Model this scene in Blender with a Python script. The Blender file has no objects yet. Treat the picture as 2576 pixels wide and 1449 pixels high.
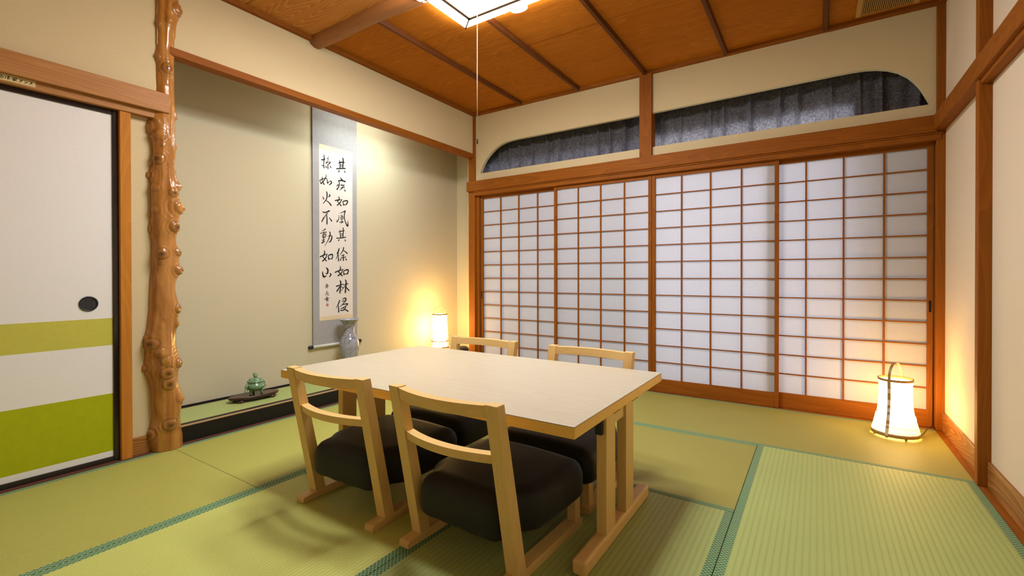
import bpy, bmesh, math, random
from mathutils import Vector, Matrix

random.seed(7)
PI = math.pi
SC = bpy.context.scene
COL = SC.collection

# ------------------------------------------------------------------ camera
def setup_camera():
    W, F, CY = 2576.0, 1165.13, 700.3
    yaw, pitch, roll = math.radians(33.3347), math.radians(-0.3122), math.radians(-0.0852)
    f = Vector((-math.sin(yaw) * math.cos(pitch), math.cos(yaw) * math.cos(pitch), math.sin(pitch)))
    r = Vector((math.cos(yaw), math.sin(yaw), 0))
    u = r.cross(f)
    r2 = math.cos(roll) * r + math.sin(roll) * u
    u2 = -math.sin(roll) * r + math.cos(roll) * u
    cd = bpy.data.cameras.new('camera')
    cd.sensor_width = 36.0
    cd.lens = F / W * 36.0
    cd.shift_y = (CY - 724.5) / W
    cd.clip_start = 0.02
    co = bpy.data.objects.new('camera', cd)
    COL.objects.link(co)
    m = Matrix((r2, u2, -f)).transposed().to_4x4()
    m.translation = Vector((1.1042, -3.7176, 0.9260))
    co.matrix_world = m
    SC.camera = co
setup_camera()

# ------------------------------------------------------------------ world, light, exposure
wd = bpy.data.worlds.new('daylight')
SC.world = wd
wd.use_nodes = True
wd.node_tree.nodes['Background'].inputs[0].default_value = (0.62, 0.74, 1.0, 1)
wd.node_tree.nodes['Background'].inputs[1].default_value = 0.4

CEILING_LAMP = (8.6, 32.0)             # radiance of the bottom panel and of the sloped side panels of the ceiling lamp
LANTERN_TALL = (1.0, 0.57, 0.18, 12.0)   # colour and radiance of the paper shades
LANTERN_BASKET = (1.0, 0.60, 0.20, 19.0)

def area(name, loc, rot, sx, sy, power, col):
    ld = bpy.data.lights.new(name, 'AREA')
    ld.shape = 'RECTANGLE'
    ld.size, ld.size_y = sx, sy
    ld.energy = power
    ld.color = col
    o = bpy.data.objects.new(name, ld)
    o.location, o.rotation_euler = loc, rot
    COL.objects.link(o)
    return o
# fluorescent strip hidden above the alcove, behind the hanging wall
area('alcove_strip_light', (-1.915, -1.07, 2.19), (0, 0, 0), 0.05, 0.70, 4.4, (0.92, 1.0, 0.97))
area('alcove_strip_side_light', (-1.94, -1.07, 2.20), (0, math.radians(90), 0), 0.05, 0.62, 1.3, (0.92, 1.0, 0.97))
# daylight through the outer window of the veranda strip
area('window_daylight_alcove_end', (-1.03, 0.245, 1.07), (math.radians(-90), 0, 0), 1.46, 2.06, 3.4, (0.90, 0.93, 1.0))
area('window_daylight_lantern_end', (0.60, 0.245, 1.07), (math.radians(-90), 0, 0), 1.40, 2.06, 14.0, (0.90, 0.93, 1.0))

SC.view_settings.view_transform = 'Standard'
SC.view_settings.look = 'None'
SC.view_settings.exposure = 0.8
SC.view_settings.gamma = 1.0
SC.view_settings.use_curve_mapping = False

# ------------------------------------------------------------------ materials
def new_mat(name):
    m = bpy.data.materials.new(name)
    m.use_nodes = True
    nt = m.node_tree
    return m, nt, nt.nodes['Principled BSDF']

def N(nt, kind, **kw):
    n = nt.nodes.new(kind)
    for k, v in kw.items():
        setattr(n, k, v)
    return n

def plain(name, col, rough=0.5, spec=0.3, sheen=0.0, noise=0.0, nscale=40, bump=0.0, metallic=0.0, coat=0.0):
    m, nt, b = new_mat(name)
    b.inputs['Base Color'].default_value = (*col, 1)
    b.inputs['Roughness'].default_value = rough
    b.inputs['Specular IOR Level'].default_value = spec
    b.inputs['Metallic'].default_value = metallic
    b.inputs['Coat Weight'].default_value = coat
    if sheen:
        b.inputs['Sheen Weight'].default_value = sheen
    if noise or bump:
        tc = N(nt, 'ShaderNodeTexCoord')
        nz = N(nt, 'ShaderNodeTexNoise')
        nz.inputs['Scale'].default_value = nscale
        nz.inputs['Detail'].default_value = 5
        nt.links.new(tc.outputs['Object'], nz.inputs['Vector'])
        if noise:
            mx = N(nt, 'ShaderNodeMixRGB')
            mx.inputs[1].default_value = (*[c * (1 - noise) for c in col], 1)
            mx.inputs[2].default_value = (*[min(1, c * (1 + noise)) for c in col], 1)
            nt.links.new(nz.outputs['Fac'], mx.inputs[0])
            nt.links.new(mx.outputs[0], b.inputs['Base Color'])
        if bump:
            bp = N(nt, 'ShaderNodeBump')
            bp.inputs['Strength'].default_value = bump
            bp.inputs['Distance'].default_value = 0.002
            nt.links.new(nz.outputs['Fac'], bp.inputs['Height'])
            nt.links.new(bp.outputs[0], b.inputs['Normal'])
    return m

def wood(name, c1, c2, axis, across=26.0, along=1.2, rough=0.45, spec=0.35, rings=0.5, bump=0.08, ring_scale=1.0, contrast=0.35, lines=22.0):
    """timber whose grain runs along axis 0, 1 or 2 (object space)"""
    m, nt, b = new_mat(name)
    tc = N(nt, 'ShaderNodeTexCoord')
    mp = N(nt, 'ShaderNodeMapping')
    s = [across] * 3
    s[axis] = along
    mp.inputs['Scale'].default_value = s
    nt.links.new(tc.outputs['Object'], mp.inputs[0])
    n1 = N(nt, 'ShaderNodeTexNoise')
    n1.inputs['Scale'].default_value = 2.2
    n1.inputs['Detail'].default_value = 8
    n1.inputs['Roughness'].default_value = 0.65
    nt.links.new(mp.outputs[0], n1.inputs['Vector'])
    # cathedral figure: contour lines of a stretched, slow noise
    mp2 = N(nt, 'ShaderNodeMapping')
    s2 = [5.0 * ring_scale] * 3
    s2[axis] = 0.55 * ring_scale
    mp2.inputs['Scale'].default_value = s2
    nt.links.new(tc.outputs['Object'], mp2.inputs[0])
    n2 = N(nt, 'ShaderNodeTexNoise')
    n2.inputs['Scale'].default_value = 1.0
    n2.inputs['Detail'].default_value = 1.5
    n2.inputs['Distortion'].default_value = 0.2
    nt.links.new(mp2.outputs[0], n2.inputs['Vector'])
    ml = N(nt, 'ShaderNodeMath', operation='MULTIPLY')
    ml.inputs[1].default_value = lines
    nt.links.new(n2.outputs['Fac'], ml.inputs[0])
    fr = N(nt, 'ShaderNodeMath', operation='FRACT')
    nt.links.new(ml.outputs[0], fr.inputs[0])
    pw = N(nt, 'ShaderNodeMath', operation='POWER')
    pw.inputs[1].default_value = 2.2
    nt.links.new(fr.outputs[0], pw.inputs[0])
    mixv = N(nt, 'ShaderNodeMix', data_type='FLOAT')
    mixv.inputs[0].default_value = rings
    nt.links.new(n1.outputs['Fac'], mixv.inputs[2])
    nt.links.new(pw.outputs[0], mixv.inputs[3])
    rp = N(nt, 'ShaderNodeValToRGB')
    e = rp.color_ramp.elements
    e[0].position = 0.5 - contrast
    e[1].position = 0.5 + contrast
    e[0].color = (*c1, 1)
    e[1].color = (*c2, 1)
    nt.links.new(mixv.outputs[0], rp.inputs[0])
    nt.links.new(rp.outputs[0], b.inputs['Base Color'])
    b.inputs['Roughness'].default_value = rough
    b.inputs['Specular IOR Level'].default_value = spec
    if bump:
        bp = N(nt, 'ShaderNodeBump')
        bp.inputs['Strength'].default_value = bump
        bp.inputs['Distance'].default_value = 0.003
        nt.links.new(mixv.outputs[0], bp.inputs['Height'])
        nt.links.new(bp.outputs[0], b.inputs['Normal'])
    return m

def glow(name, col, strength, base=(0.8, 0.8, 0.8)):
    m, nt, b = new_mat(name)
    b.inputs['Base Color'].default_value = (*base, 1)
    b.inputs['Roughness'].default_value = 0.7
    b.inputs['Emission Color'].default_value = (*col, 1)
    b.inputs['Emission Strength'].default_value = strength
    return m

def tatami(name, axis, c1, c2, period=0.0145):
    """rush mat: fine ribs that run along axis 0 (x) or 1 (y)"""
    m, nt, b = new_mat(name)
    tc = N(nt, 'ShaderNodeTexCoord')
    sp = N(nt, 'ShaderNodeSeparateXYZ')
    nt.links.new(tc.outputs['Object'], sp.inputs[0])
    ac = sp.outputs[1 - axis]
    mu = N(nt, 'ShaderNodeMath', operation='MULTIPLY')
    mu.inputs[1].default_value = PI / period
    nt.links.new(ac, mu.inputs[0])
    si = N(nt, 'ShaderNodeMath', operation='SINE')
    nt.links.new(mu.outputs[0], si.inputs[0])
    ab = N(nt, 'ShaderNodeMath', operation='ABSOLUTE')
    nt.links.new(si.outputs[0], ab.inputs[0])
    ad = N(nt, 'ShaderNodeMath', operation='POWER')
    ad.inputs[1].default_value = 0.55
    nt.links.new(ab.outputs[0], ad.inputs[0])
    # straw-to-straw variation: noise stretched across the ribs
    mp = N(nt, 'ShaderNodeMapping')
    s = [0, 0, 0]
    s[axis] = 420.0
    s[1 - axis] = 30.0
    mp.inputs['Scale'].default_value = s
    nt.links.new(tc.outputs['Object'], mp.inputs[0])
    nz = N(nt, 'ShaderNodeTexNoise')
    nz.inputs['Scale'].default_value = 1.0
    nz.inputs['Detail'].default_value = 3
    nt.links.new(mp.outputs[0], nz.inputs['Vector'])
    big = N(nt, 'ShaderNodeTexNoise')
    big.inputs['Scale'].default_value = 3.0
    big.inputs['Detail'].default_value = 3
    nt.links.new(tc.outputs['Object'], big.inputs['Vector'])
    h = N(nt, 'ShaderNodeMath', operation='MULTIPLY_ADD')
    h.inputs[1].default_value = 0.55
    h.inputs[2].default_value = -0.25
    nt.links.new(ad.outputs[0], h.inputs[0])
    h2 = N(nt, 'ShaderNodeMath', operation='MULTIPLY_ADD')
    h2.inputs[1].default_value = 0.5
    nt.links.new(nz.outputs['Fac'], h2.inputs[0])
    nt.links.new(h.outputs[0], h2.inputs[2])
    h3 = N(nt, 'ShaderNodeMath', operation='MULTIPLY_ADD')
    h3.inputs[1].default_value = 0.3
    nt.links.new(big.outputs['Fac'], h3.inputs[0])
    nt.links.new(h2.outputs[0], h3.inputs[2])
    mx = N(nt, 'ShaderNodeMixRGB')
    mx.inputs[1].default_value = (*c1, 1)
    mx.inputs[2].default_value = (*c2, 1)
    nt.links.new(h3.outputs[0], mx.inputs[0])
    nt.links.new(mx.outputs[0], b.inputs['Base Color'])
    b.inputs['Roughness'].default_value = 0.55
    b.inputs['Specular IOR Level'].default_value = 0.35
    bp = N(nt, 'ShaderNodeBump')
    bp.inputs['Strength'].default_value = 0.45
    bp.inputs['Distance'].default_value = 0.0018
    nt.links.new(ad.outputs[0], bp.inputs['Height'])
    nt.links.new(bp.outputs[0], b.inputs['Normal'])
    return m

def brocade_border(name):
    """dark green tape woven with a pale diamond lattice and a small flower in each diamond"""
    m, nt, b = new_mat(name)
    tc = N(nt, 'ShaderNodeTexCoord')
    sp = N(nt, 'ShaderNodeSeparateXYZ')
    nt.links.new(tc.outputs['Object'], sp.inputs[0])
    def lin(kx, ky):
        a = N(nt, 'ShaderNodeMath', operation='MULTIPLY')
        a.inputs[1].default_value = kx
        nt.links.new(sp.outputs[0], a.inputs[0])
        c = N(nt, 'ShaderNodeMath', operation='MULTIPLY_ADD')
        c.inputs[1].default_value = ky
        nt.links.new(sp.outputs[1], c.inputs[0])
        nt.links.new(a.outputs[0], c.inputs[2])
        f = N(nt, 'ShaderNodeMath', operation='FRACT')
        nt.links.new(c.outputs[0], f.inputs[0])
        s = N(nt, 'ShaderNodeMath', operation='SUBTRACT')
        s.inputs[1].default_value = 0.5
        nt.links.new(f.outputs[0], s.inputs[0])
        ab = N(nt, 'ShaderNodeMath', operation='ABSOLUTE')
        nt.links.new(s.outputs[0], ab.inputs[0])
        return ab.outputs[0]
    k = 1 / 0.0152
    a, c = lin(k, k), lin(k, -k)
    mx = N(nt, 'ShaderNodeMath', operation='MAXIMUM')
    nt.links.new(a, mx.inputs[0]); nt.links.new(c, mx.inputs[1])
    line = N(nt, 'ShaderNodeMath', operation='GREATER_THAN')
    line.inputs[1].default_value = 0.41
    nt.links.new(mx.outputs[0], line.inputs[0])
    # flower: four dots round the diamond's centre
    mn = N(nt, 'ShaderNodeMath', operation='MINIMUM')
    nt.links.new(a, mn.inputs[0]); nt.links.new(c, mn.inputs[1])
    cross = N(nt, 'ShaderNodeMath', operation='LESS_THAN')
    cross.inputs[1].default_value = 0.07
    nt.links.new(mn.outputs[0], cross.inputs[0])
    near = N(nt, 'ShaderNodeMath', operation='LESS_THAN')
    near.inputs[1].default_value = 0.26
    nt.links.new(mx.outputs[0], near.inputs[0])
    fl = N(nt, 'ShaderNodeMath', operation='MULTIPLY')
    nt.links.new(cross.outputs[0], fl.inputs[0]); nt.links.new(near.outputs[0], fl.inputs[1])
    fl2 = N(nt, 'ShaderNodeMath', operation='MULTIPLY')
    fl2.inputs[1].default_value = 0.35
    nt.links.new(fl.outputs[0], fl2.inputs[0])
    tot = N(nt, 'ShaderNodeMath', operation='MAXIMUM')
    nt.links.new(line.outputs[0], tot.inputs[0]); nt.links.new(fl2.outputs[0], tot.inputs[1])
    col = N(nt, 'ShaderNodeMixRGB')
    col.inputs[1].default_value = (0.022, 0.13, 0.048, 1)
    col.inputs[2].default_value = (0.42, 0.52, 0.30, 1)
    nt.links.new(tot.outputs[0], col.inputs[0])
    nt.links.new(col.outputs[0], b.inputs['Base Color'])
    sh = N(nt, 'ShaderNodeMath', operation='MULTIPLY')
    sh.inputs[1].default_value = 1.0
    nt.links.new(tot.outputs[0], sh.inputs[0])
    nt.links.new(sh.outputs[0], b.inputs['Sheen Weight'])
    b.inputs['Sheen Roughness'].default_value = 0.3
    b.inputs['Sheen Tint'].default_value = (1.0, 1.0, 0.88, 1)
    b.inputs['Roughness'].default_value = 0.6
    b.inputs['Specular IOR Level'].default_value = 0.1
    bp = N(nt, 'ShaderNodeBump')
    bp.inputs['Strength'].default_value = 0.4
    bp.inputs['Distance'].default_value = 0.001
    nt.links.new(tot.outputs[0], bp.inputs['Height'])
    nt.links.new(bp.outputs[0], b.inputs['Normal'])
    return m

def paper_mat(name, col, trans, fibre=0.04):
    m, nt, b = new_mat(name)
    out = nt.nodes['Material Output']
    nt.nodes.remove(b)
    d = N(nt, 'ShaderNodeBsdfDiffuse')
    t = N(nt, 'ShaderNodeBsdfTranslucent')
    mix = N(nt, 'ShaderNodeMixShader')
    mix.inputs[0].default_value = trans
    tc = N(nt, 'ShaderNodeTexCoord')
    nz = N(nt, 'ShaderNodeTexNoise')
    nz.inputs['Scale'].default_value = 60
    nz.inputs['Detail'].default_value = 6
    nt.links.new(tc.outputs['Object'], nz.inputs['Vector'])
    cm = N(nt, 'ShaderNodeMixRGB')
    cm.inputs[1].default_value = (*[c * (1 - fibre) for c in col], 1)
    cm.inputs[2].default_value = (*[min(1, c * (1 + fibre)) for c in col], 1)
    nt.links.new(nz.outputs['Fac'], cm.inputs[0])
    nt.links.new(cm.outputs[0], d.inputs[0]); nt.links.new(cm.outputs[0], t.inputs[0])
    nt.links.new(d.outputs[0], mix.inputs[1]); nt.links.new(t.outputs[0], mix.inputs[2])
    nt.links.new(mix.outputs[0], out.inputs[0])
    return m

def curtain_mat():
    """dark grey figured curtain that lets some daylight through"""
    m, nt, b = new_mat('curtain_fabric')
    out = nt.nodes['Material Output']
    nt.nodes.remove(b)
    tc = N(nt, 'ShaderNodeTexCoord')
    w = N(nt, 'ShaderNodeTexNoise')
    w.inputs['Scale'].default_value = 34
    w.inputs['Detail'].default_value = 3
    w.inputs['Distortion'].default_value = 3.0
    nt.links.new(tc.outputs['Object'], w.inputs['Vector'])
    rp = N(nt, 'ShaderNodeValToRGB')
    rp.color_ramp.elements[0].position = 0.44
    rp.color_ramp.elements[1].position = 0.58
    rp.color_ramp.elements[0].color = (0.14, 0.13, 0.14, 1)
    rp.color_ramp.elements[1].color = (0.24, 0.23, 0.25, 1)
    nt.links.new(w.outputs['Fac'], rp.inputs[0])
    d = N(nt, 'ShaderNodeBsdfDiffuse')
    t = N(nt, 'ShaderNodeBsdfTranslucent')
    mix = N(nt, 'ShaderNodeMixShader')
    mix.inputs[0].default_value = 0.5
    nt.links.new(rp.outputs[0], d.inputs[0]); nt.links.new(rp.outputs[0], t.inputs[0])
    nt.links.new(d.outputs[0], mix.inputs[1]); nt.links.new(t.outputs[0], mix.inputs[2])
    nt.links.new(mix.outputs[0], out.inputs[0])
    return m

def marble_mat():
    m, nt, b = new_mat('vase_glaze')
    tc = N(nt, 'ShaderNodeTexCoord')
    n1 = N(nt, 'ShaderNodeTexNoise')
    n1.inputs['Scale'].default_value = 14
    n1.inputs['Detail'].default_value = 8
    n1.inputs['Distortion'].default_value = 1.6
    nt.links.new(tc.outputs['Object'], n1.inputs['Vector'])
    rp = N(nt, 'ShaderNodeValToRGB')
    rp.color_ramp.elements[0].position = 0.35
    rp.color_ramp.elements[0].color = (0.26, 0.27, 0.32, 1)
    rp.color_ramp.elements[1].position = 0.62
    rp.color_ramp.elements[1].color = (0.37, 0.37, 0.42, 1)
    nt.links.new(n1.outputs['Fac'], rp.inputs[0])
    # thin dark veins
    n2 = N(nt, 'ShaderNodeTexNoise')
    n2.inputs['Scale'].default_value = 6
    n2.inputs['Detail'].default_value = 2
    nt.links.new(tc.outputs['Object'], n2.inputs['Vector'])
    s = N(nt, 'ShaderNodeMath', operation='SUBTRACT'); s.inputs[1].default_value = 0.5
    nt.links.new(n2.outputs['Fac'], s.inputs[0])
    ab = N(nt, 'ShaderNodeMath', operation='ABSOLUTE')
    nt.links.new(s.outputs[0], ab.inputs[0])
    lt = N(nt, 'ShaderNodeMath', operation='LESS_THAN'); lt.inputs[1].default_value = 0.006
    nt.links.new(ab.outputs[0], lt.inputs[0])
    mx = N(nt, 'ShaderNodeMixRGB')
    mx.inputs[2].default_value = (0.20, 0.20, 0.22, 1)
    nt.links.new(lt.outputs[0], mx.inputs[0]); nt.links.new(rp.outputs[0], mx.inputs[1])
    nt.links.new(mx.outputs[0], b.inputs['Base Color'])
    b.inputs['Roughness'].default_value = 0.12
    return m

def log_mat():
    """polished natural trunk: long grain plus dark knots stored in the mesh attribute 'knot'"""
    m, nt, b = new_mat('polished_log')
    tc = N(nt, 'ShaderNodeTexCoord')
    mp = N(nt, 'ShaderNodeMapping')
    mp.inputs['Scale'].default_value = (26, 26, 1.6)
    nt.links.new(tc.outputs['Object'], mp.inputs[0])
    nz = N(nt, 'ShaderNodeTexNoise')
    nz.inputs['Scale'].default_value = 1.5
    nz.inputs['Detail'].default_value = 6
    nz.inputs['Distortion'].default_value = 0.6
    nt.links.new(mp.outputs[0], nz.inputs['Vector'])
    rp = N(nt, 'ShaderNodeValToRGB')
    rp.color_ramp.elements[0].position = 0.25
    rp.color_ramp.elements[0].color = (0.30, 0.105, 0.016, 1)
    rp.color_ramp.elements[1].position = 0.75
    rp.color_ramp.elements[1].color = (0.53, 0.24, 0.05, 1)
    nt.links.new(nz.outputs['Fac'], rp.inputs[0])
    at = N(nt, 'ShaderNodeAttribute', attribute_name='knot')
    mx = N(nt, 'ShaderNodeMixRGB')
    mx.inputs[2].default_value = (0.045, 0.016, 0.005, 1)
    nt.links.new(at.outputs['Fac'], mx.inputs[0]); nt.links.new(rp.outputs[0], mx.inputs[1])
    nt.links.new(mx.outputs[0], b.inputs['Base Color'])
    b.inputs['Roughness'].default_value = 0.28
    b.inputs['Coat Weight'].default_value = 0.5
    b.inputs['Coat Roughness'].default_value = 0.12
    bp = N(nt, 'ShaderNodeBump')
    bp.inputs['Strength'].default_value = 0.15
    bp.inputs['Distance'].default_value = 0.004
    nt.links.new(nz.outputs['Fac'], bp.inputs['Height'])
    nt.links.new(bp.outputs[0], b.inputs['Normal'])
    return m

def flake_mat():
    """layered lantern paper: brighter where it is one layer thick (mesh attribute 'thin')"""
    m = glow('tall_lantern_flakes', (1.0, 0.62, 0.22), 1.0)
    nt = m.node_tree
    at = N(nt, 'ShaderNodeAttribute', attribute_name='thin')
    mr = N(nt, 'ShaderNodeMapRange')
    mr.inputs[3].default_value = 0.55
    mr.inputs[4].default_value = 4.5
    nt.links.new(at.outputs['Fac'], mr.inputs[0])
    nt.links.new(mr.outputs[0], nt.nodes['Principled BSDF'].inputs['Emission Strength'])
    return m

M = {}
M['plaster'] = plain('sand_plaster', (0.62, 0.52, 0.315), 0.9, 0.1, noise=0.07, nscale=260, bump=0.25)
M['plaster_right'] = plain('pale_sand_plaster', (0.70, 0.60, 0.46), 0.9, 0.1, noise=0.06, nscale=260, bump=0.2)
M['alcove'] = plain('alcove_plaster', (0.56, 0.51, 0.36), 0.9, 0.1, noise=0.06, nscale=260, bump=0.2)
BR1, BR2 = (0.20, 0.056, 0.004), (0.34, 0.108, 0.008)
for i, a in enumerate('xyz'):
    M['trim_' + a] = wood('cedar_trim_' + a, BR1, BR2, i, rings=0.25, rough=0.6, spec=0.15)
    M['light_' + a] = wood('light_cedar_trim_' + a, (0.35, 0.150, 0.042), (0.51, 0.245, 0.082), i, rings=0.25, rough=0.45, spec=0.2)  # same cedar as the other trim, its stronger light put into the colour
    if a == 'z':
        M['door_post'] = wood('door_post_cedar', (0.42, 0.15, 0.018), (0.62, 0.255, 0.035), i, rings=0.25, rough=0.6, spec=0.15)  # same cedar again, brightened in colour to look lit
    M['pale_' + a] = wood('maple_' + a, (0.66, 0.425, 0.15), (0.77, 0.525, 0.215), i, across=34, along=1.5, rings=0.2, rough=0.38, bump=0.02)
M['edge_x'] = wood('maple_edge', (0.78, 0.45, 0.085), (0.88, 0.54, 0.13), 0, across=34, along=1.5, rings=0.2, rough=0.38, bump=0.02)
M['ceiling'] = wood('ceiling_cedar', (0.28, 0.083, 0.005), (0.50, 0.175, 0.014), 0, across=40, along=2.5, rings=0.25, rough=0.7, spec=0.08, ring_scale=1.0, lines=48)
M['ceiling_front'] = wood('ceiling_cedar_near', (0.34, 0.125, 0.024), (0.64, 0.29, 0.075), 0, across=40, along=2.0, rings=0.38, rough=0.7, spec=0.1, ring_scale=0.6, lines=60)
M['beam'] = wood('log_beam', (0.24, 0.085, 0.02), (0.37, 0.15, 0.042), 0, across=14, along=0.6, rings=0.15, rough=0.5)
M['batten'] = wood('ceiling_batten', (0.09, 0.026, 0.006), (0.16, 0.052, 0.011), 1, rings=0.15, rough=0.5, spec=0.15)
M['base_y'] = wood('skirting_y', (0.25, 0.092, 0.02), (0.42, 0.19, 0.05), 1, rings=0.65, rough=0.4, ring_scale=1.2)
M['table_top'] = wood('pale_veneer', (0.475, 0.405, 0.285), (0.56, 0.495, 0.375), 0, across=45, along=1.0, rings=0.25, rough=0.33, spec=0.4, bump=0.0)
M['veranda_floor'] = wood('veranda_boards', (0.2, 0.1, 0.04), (0.3, 0.15, 0.06), 0)
M['shoji_paper'] = paper_mat('shoji_paper', (0.70, 0.70, 0.74), 0.42)
M['curtain'] = curtain_mat()
M['fusuma'] = plain('fusuma_paper', (0.80, 0.79, 0.78), 0.75, 0.2, noise=0.03, nscale=90, bump=0.1)
M['band_pale'] = plain('moss_band', (0.55, 0.52, 0.085), 0.75, 0.2, noise=0.08, nscale=60, bump=0.1)
M['band_vivid'] = plain('lime_band', (0.40, 0.44, 0.005), 0.75, 0.2, noise=0.10, nscale=30, bump=0.1)
M['lacquer'] = plain('black_lacquer', (0.022, 0.014, 0.014), 0.16, 0.5)
M['lacquer_matte'] = plain('dark_lacquer', (0.010, 0.009, 0.008), 0.45, 0.25)
M['dark_pull'] = plain('dark_pull', (0.02, 0.022, 0.026), 0.35, 0.5)
M['edge_wood'] = wood('pale_edge', (0.42, 0.26, 0.13), (0.52, 0.34, 0.18), 1, rings=0.1)
M['sill'] = wood('red_sill', (0.10, 0.035, 0.022), (0.16, 0.06, 0.035), 1, rings=0.1)
M['velvet'] = plain('black_velvet', (0.0075, 0.006, 0.0065), 0.56, 0.30, sheen=0.07, noise=0.25, nscale=500)
M['black'] = plain('black_metal', (0.012, 0.011, 0.011), 0.45, 0.4)
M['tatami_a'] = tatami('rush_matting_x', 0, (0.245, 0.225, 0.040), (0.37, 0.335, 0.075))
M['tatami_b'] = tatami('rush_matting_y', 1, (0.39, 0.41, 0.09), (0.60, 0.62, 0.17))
M['tatami_d'] = tatami('aged_rush_matting_y', 1, (0.30, 0.29, 0.052), (0.45, 0.435, 0.10))  # same rush, darkened in colour to stand in for shade
M['tatami_c'] = tatami('fresh_rush_matting_y', 1, (0.275, 0.325, 0.095), (0.42, 0.49, 0.165), 0.020)  # same rush, paler colour imitates the light and gloss on these mats
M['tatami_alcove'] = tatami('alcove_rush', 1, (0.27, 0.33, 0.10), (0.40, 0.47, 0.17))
M['border'] = brocade_border('brocade_border')
M['mat_side'] = plain('mat_straw', (0.35, 0.30, 0.14), 0.9, 0.1)
M['subfloor'] = plain('subfloor', (0.30, 0.24, 0.12), 0.9, 0.1)
M['log'] = log_mat()
M['scroll_mount'] = plain('scroll_mount_silk', (0.33, 0.33, 0.34), 0.85, 0.1, noise=0.12, nscale=35)
M['scroll_paper'] = plain('scroll_paper', (0.66, 0.62, 0.58), 0.85, 0.1, noise=0.03, nscale=50)
M['scroll_brocade'] = plain('scroll_brocade', (0.66, 0.55, 0.38), 0.8, 0.15, noise=0.25, nscale=120)
M['ink'] = plain('ink', (0.020, 0.019, 0.018), 0.95, 0.0)
M['seal'] = plain('seal_red', (0.48, 0.20, 0.14), 0.8, 0.1, noise=0.35, nscale=400)
M['roller'] = plain('roller_silk', (0.62, 0.62, 0.56), 0.7, 0.2)
M['vase'] = marble_mat()
M['celadon'] = plain('celadon_glaze', (0.15, 0.27, 0.15), 0.14, 0.5, noise=0.18, nscale=60, coat=0.4)
M['rosewood'] = plain('rosewood', (0.045, 0.013, 0.010), 0.25, 0.5, noise=0.3, nscale=30)
M['bamboo'] = wood('bamboo_strip', (0.38, 0.19, 0.04), (0.52, 0.29, 0.08), 2, rings=0.05, rough=0.4)
M['bamboo_dark'] = wood('aged_bamboo', (0.30, 0.17, 0.05), (0.42, 0.26, 0.09), 0, rings=0.05, rough=0.4)
M['patch'] = plain('strap_paper', (0.62, 0.52, 0.42), 0.7, 0.2)
M['lamp_frame'] = wood('lamp_frame', (0.13, 0.075, 0.04), (0.2, 0.12, 0.07), 0, rings=0.05)
M['lamp_panel'] = glow('lamp_panel', (0.97, 0.99, 1.0), CEILING_LAMP[0])
M['lamp_side'] = glow('lamp_side', (0.97, 0.99, 1.0), CEILING_LAMP[1])
M['lamp_tab'] = glow('lamp_tab', (1.0, 0.93, 0.85), 2.2)
M['cord'] = plain('pale_cord', (0.75, 0.62, 0.50), 0.6, 0.2)
M['brown_knob'] = plain('brown_knob', (0.05, 0.02, 0.01), 0.35, 0.4)
M['tall_shade'] = glow('tall_lantern_paper', LANTERN_TALL[:3], LANTERN_TALL[3])
M['tall_skirt'] = flake_mat()
M['basket_shade'] = glow('basket_lantern_paper', LANTERN_BASKET[:3], LANTERN_BASKET[3])
M['sign'] = plain('sign_ivory', (0.66, 0.52, 0.24), 0.5, 0.3)
M['vent_frame'] = wood('vent_frame', (0.42, 0.22, 0.05), (0.52, 0.29, 0.08), 1, rings=0.1)
M['vent_dark'] = plain('vent_dark', (0.01, 0.006, 0.004), 0.9, 0.1)
M['stand'] = wood('pale_stand', (0.60, 0.46, 0.26), (0.68, 0.54, 0.33), 0, rings=0.1)
M['white_plastic'] = plain('white_plastic', (0.8, 0.8, 0.8), 0.4, 0.4)

# ------------------------------------------------------------------ mesh helpers
def nb():
    return bmesh.new()

def bx(bm, x0, x1, y0, y1, z0, z1, bev=0.0, mi=0, seg=2):
    v = [bm.verts.new((x, y, z)) for x in (x0, x1) for y in (y0, y1) for z in (z0, z1)]
    idx = [(0, 1, 3, 2), (4, 6, 7, 5), (0, 4, 5, 1), (2, 3, 7, 6), (0, 2, 6, 4), (1, 5, 7, 3)]
    fs = [bm.faces.new([v[i] for i in q]) for q in idx]
    for f in fs:
        f.material_index = mi
    if bev:
        es = list({e for f in fs for e in f.edges})
        r = bmesh.ops.bevel(bm, geom=es, offset=bev, segments=seg, affect='EDGES', profile=0.5)
        for f in r['faces']:
            f.material_index = mi
    return bm

def hexa(bm, pts, bev=0.0, mi=0):
    """eight corners: four of the bottom ring, then four of the top ring"""
    v = [bm.verts.new(p) for p in pts]
    fs = [bm.faces.new([v[i] for i in q]) for q in ((3, 2, 1, 0), (4, 5, 6, 7), (0, 1, 5, 4), (1, 2, 6, 5), (2, 3, 7, 6), (3, 0, 4, 7))]
    for f in fs:
        f.material_index = mi
    if bev:
        es = list({e for f in fs for e in f.edges})
        bmesh.ops.bevel(bm, geom=es, offset=bev, segments=2, affect='EDGES', profile=0.5)
    return bm

def prism(bm, pts, axis, a, b, mi=0):
    """polygon pts in the two other axes, extruded from a to b along axis"""
    def P(p, t):
        q = list(p)
        q.insert(axis, t)
        return q
    v0 = [bm.verts.new(P(p, a)) for p in pts]
    v1 = [bm.verts.new(P(p, b)) for p in pts]
    n = len(pts)
    fs = [bm.faces.new(v0), bm.faces.new(v1[::-1])]
    for i in range(n):
        fs.append(bm.faces.new((v0[i], v1[i], v1[(i + 1) % n], v0[(i + 1) % n])))
    for f in fs:
        f.material_index = mi
    bmesh.ops.recalc_face_normals(bm, faces=fs)
    return bm

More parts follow.
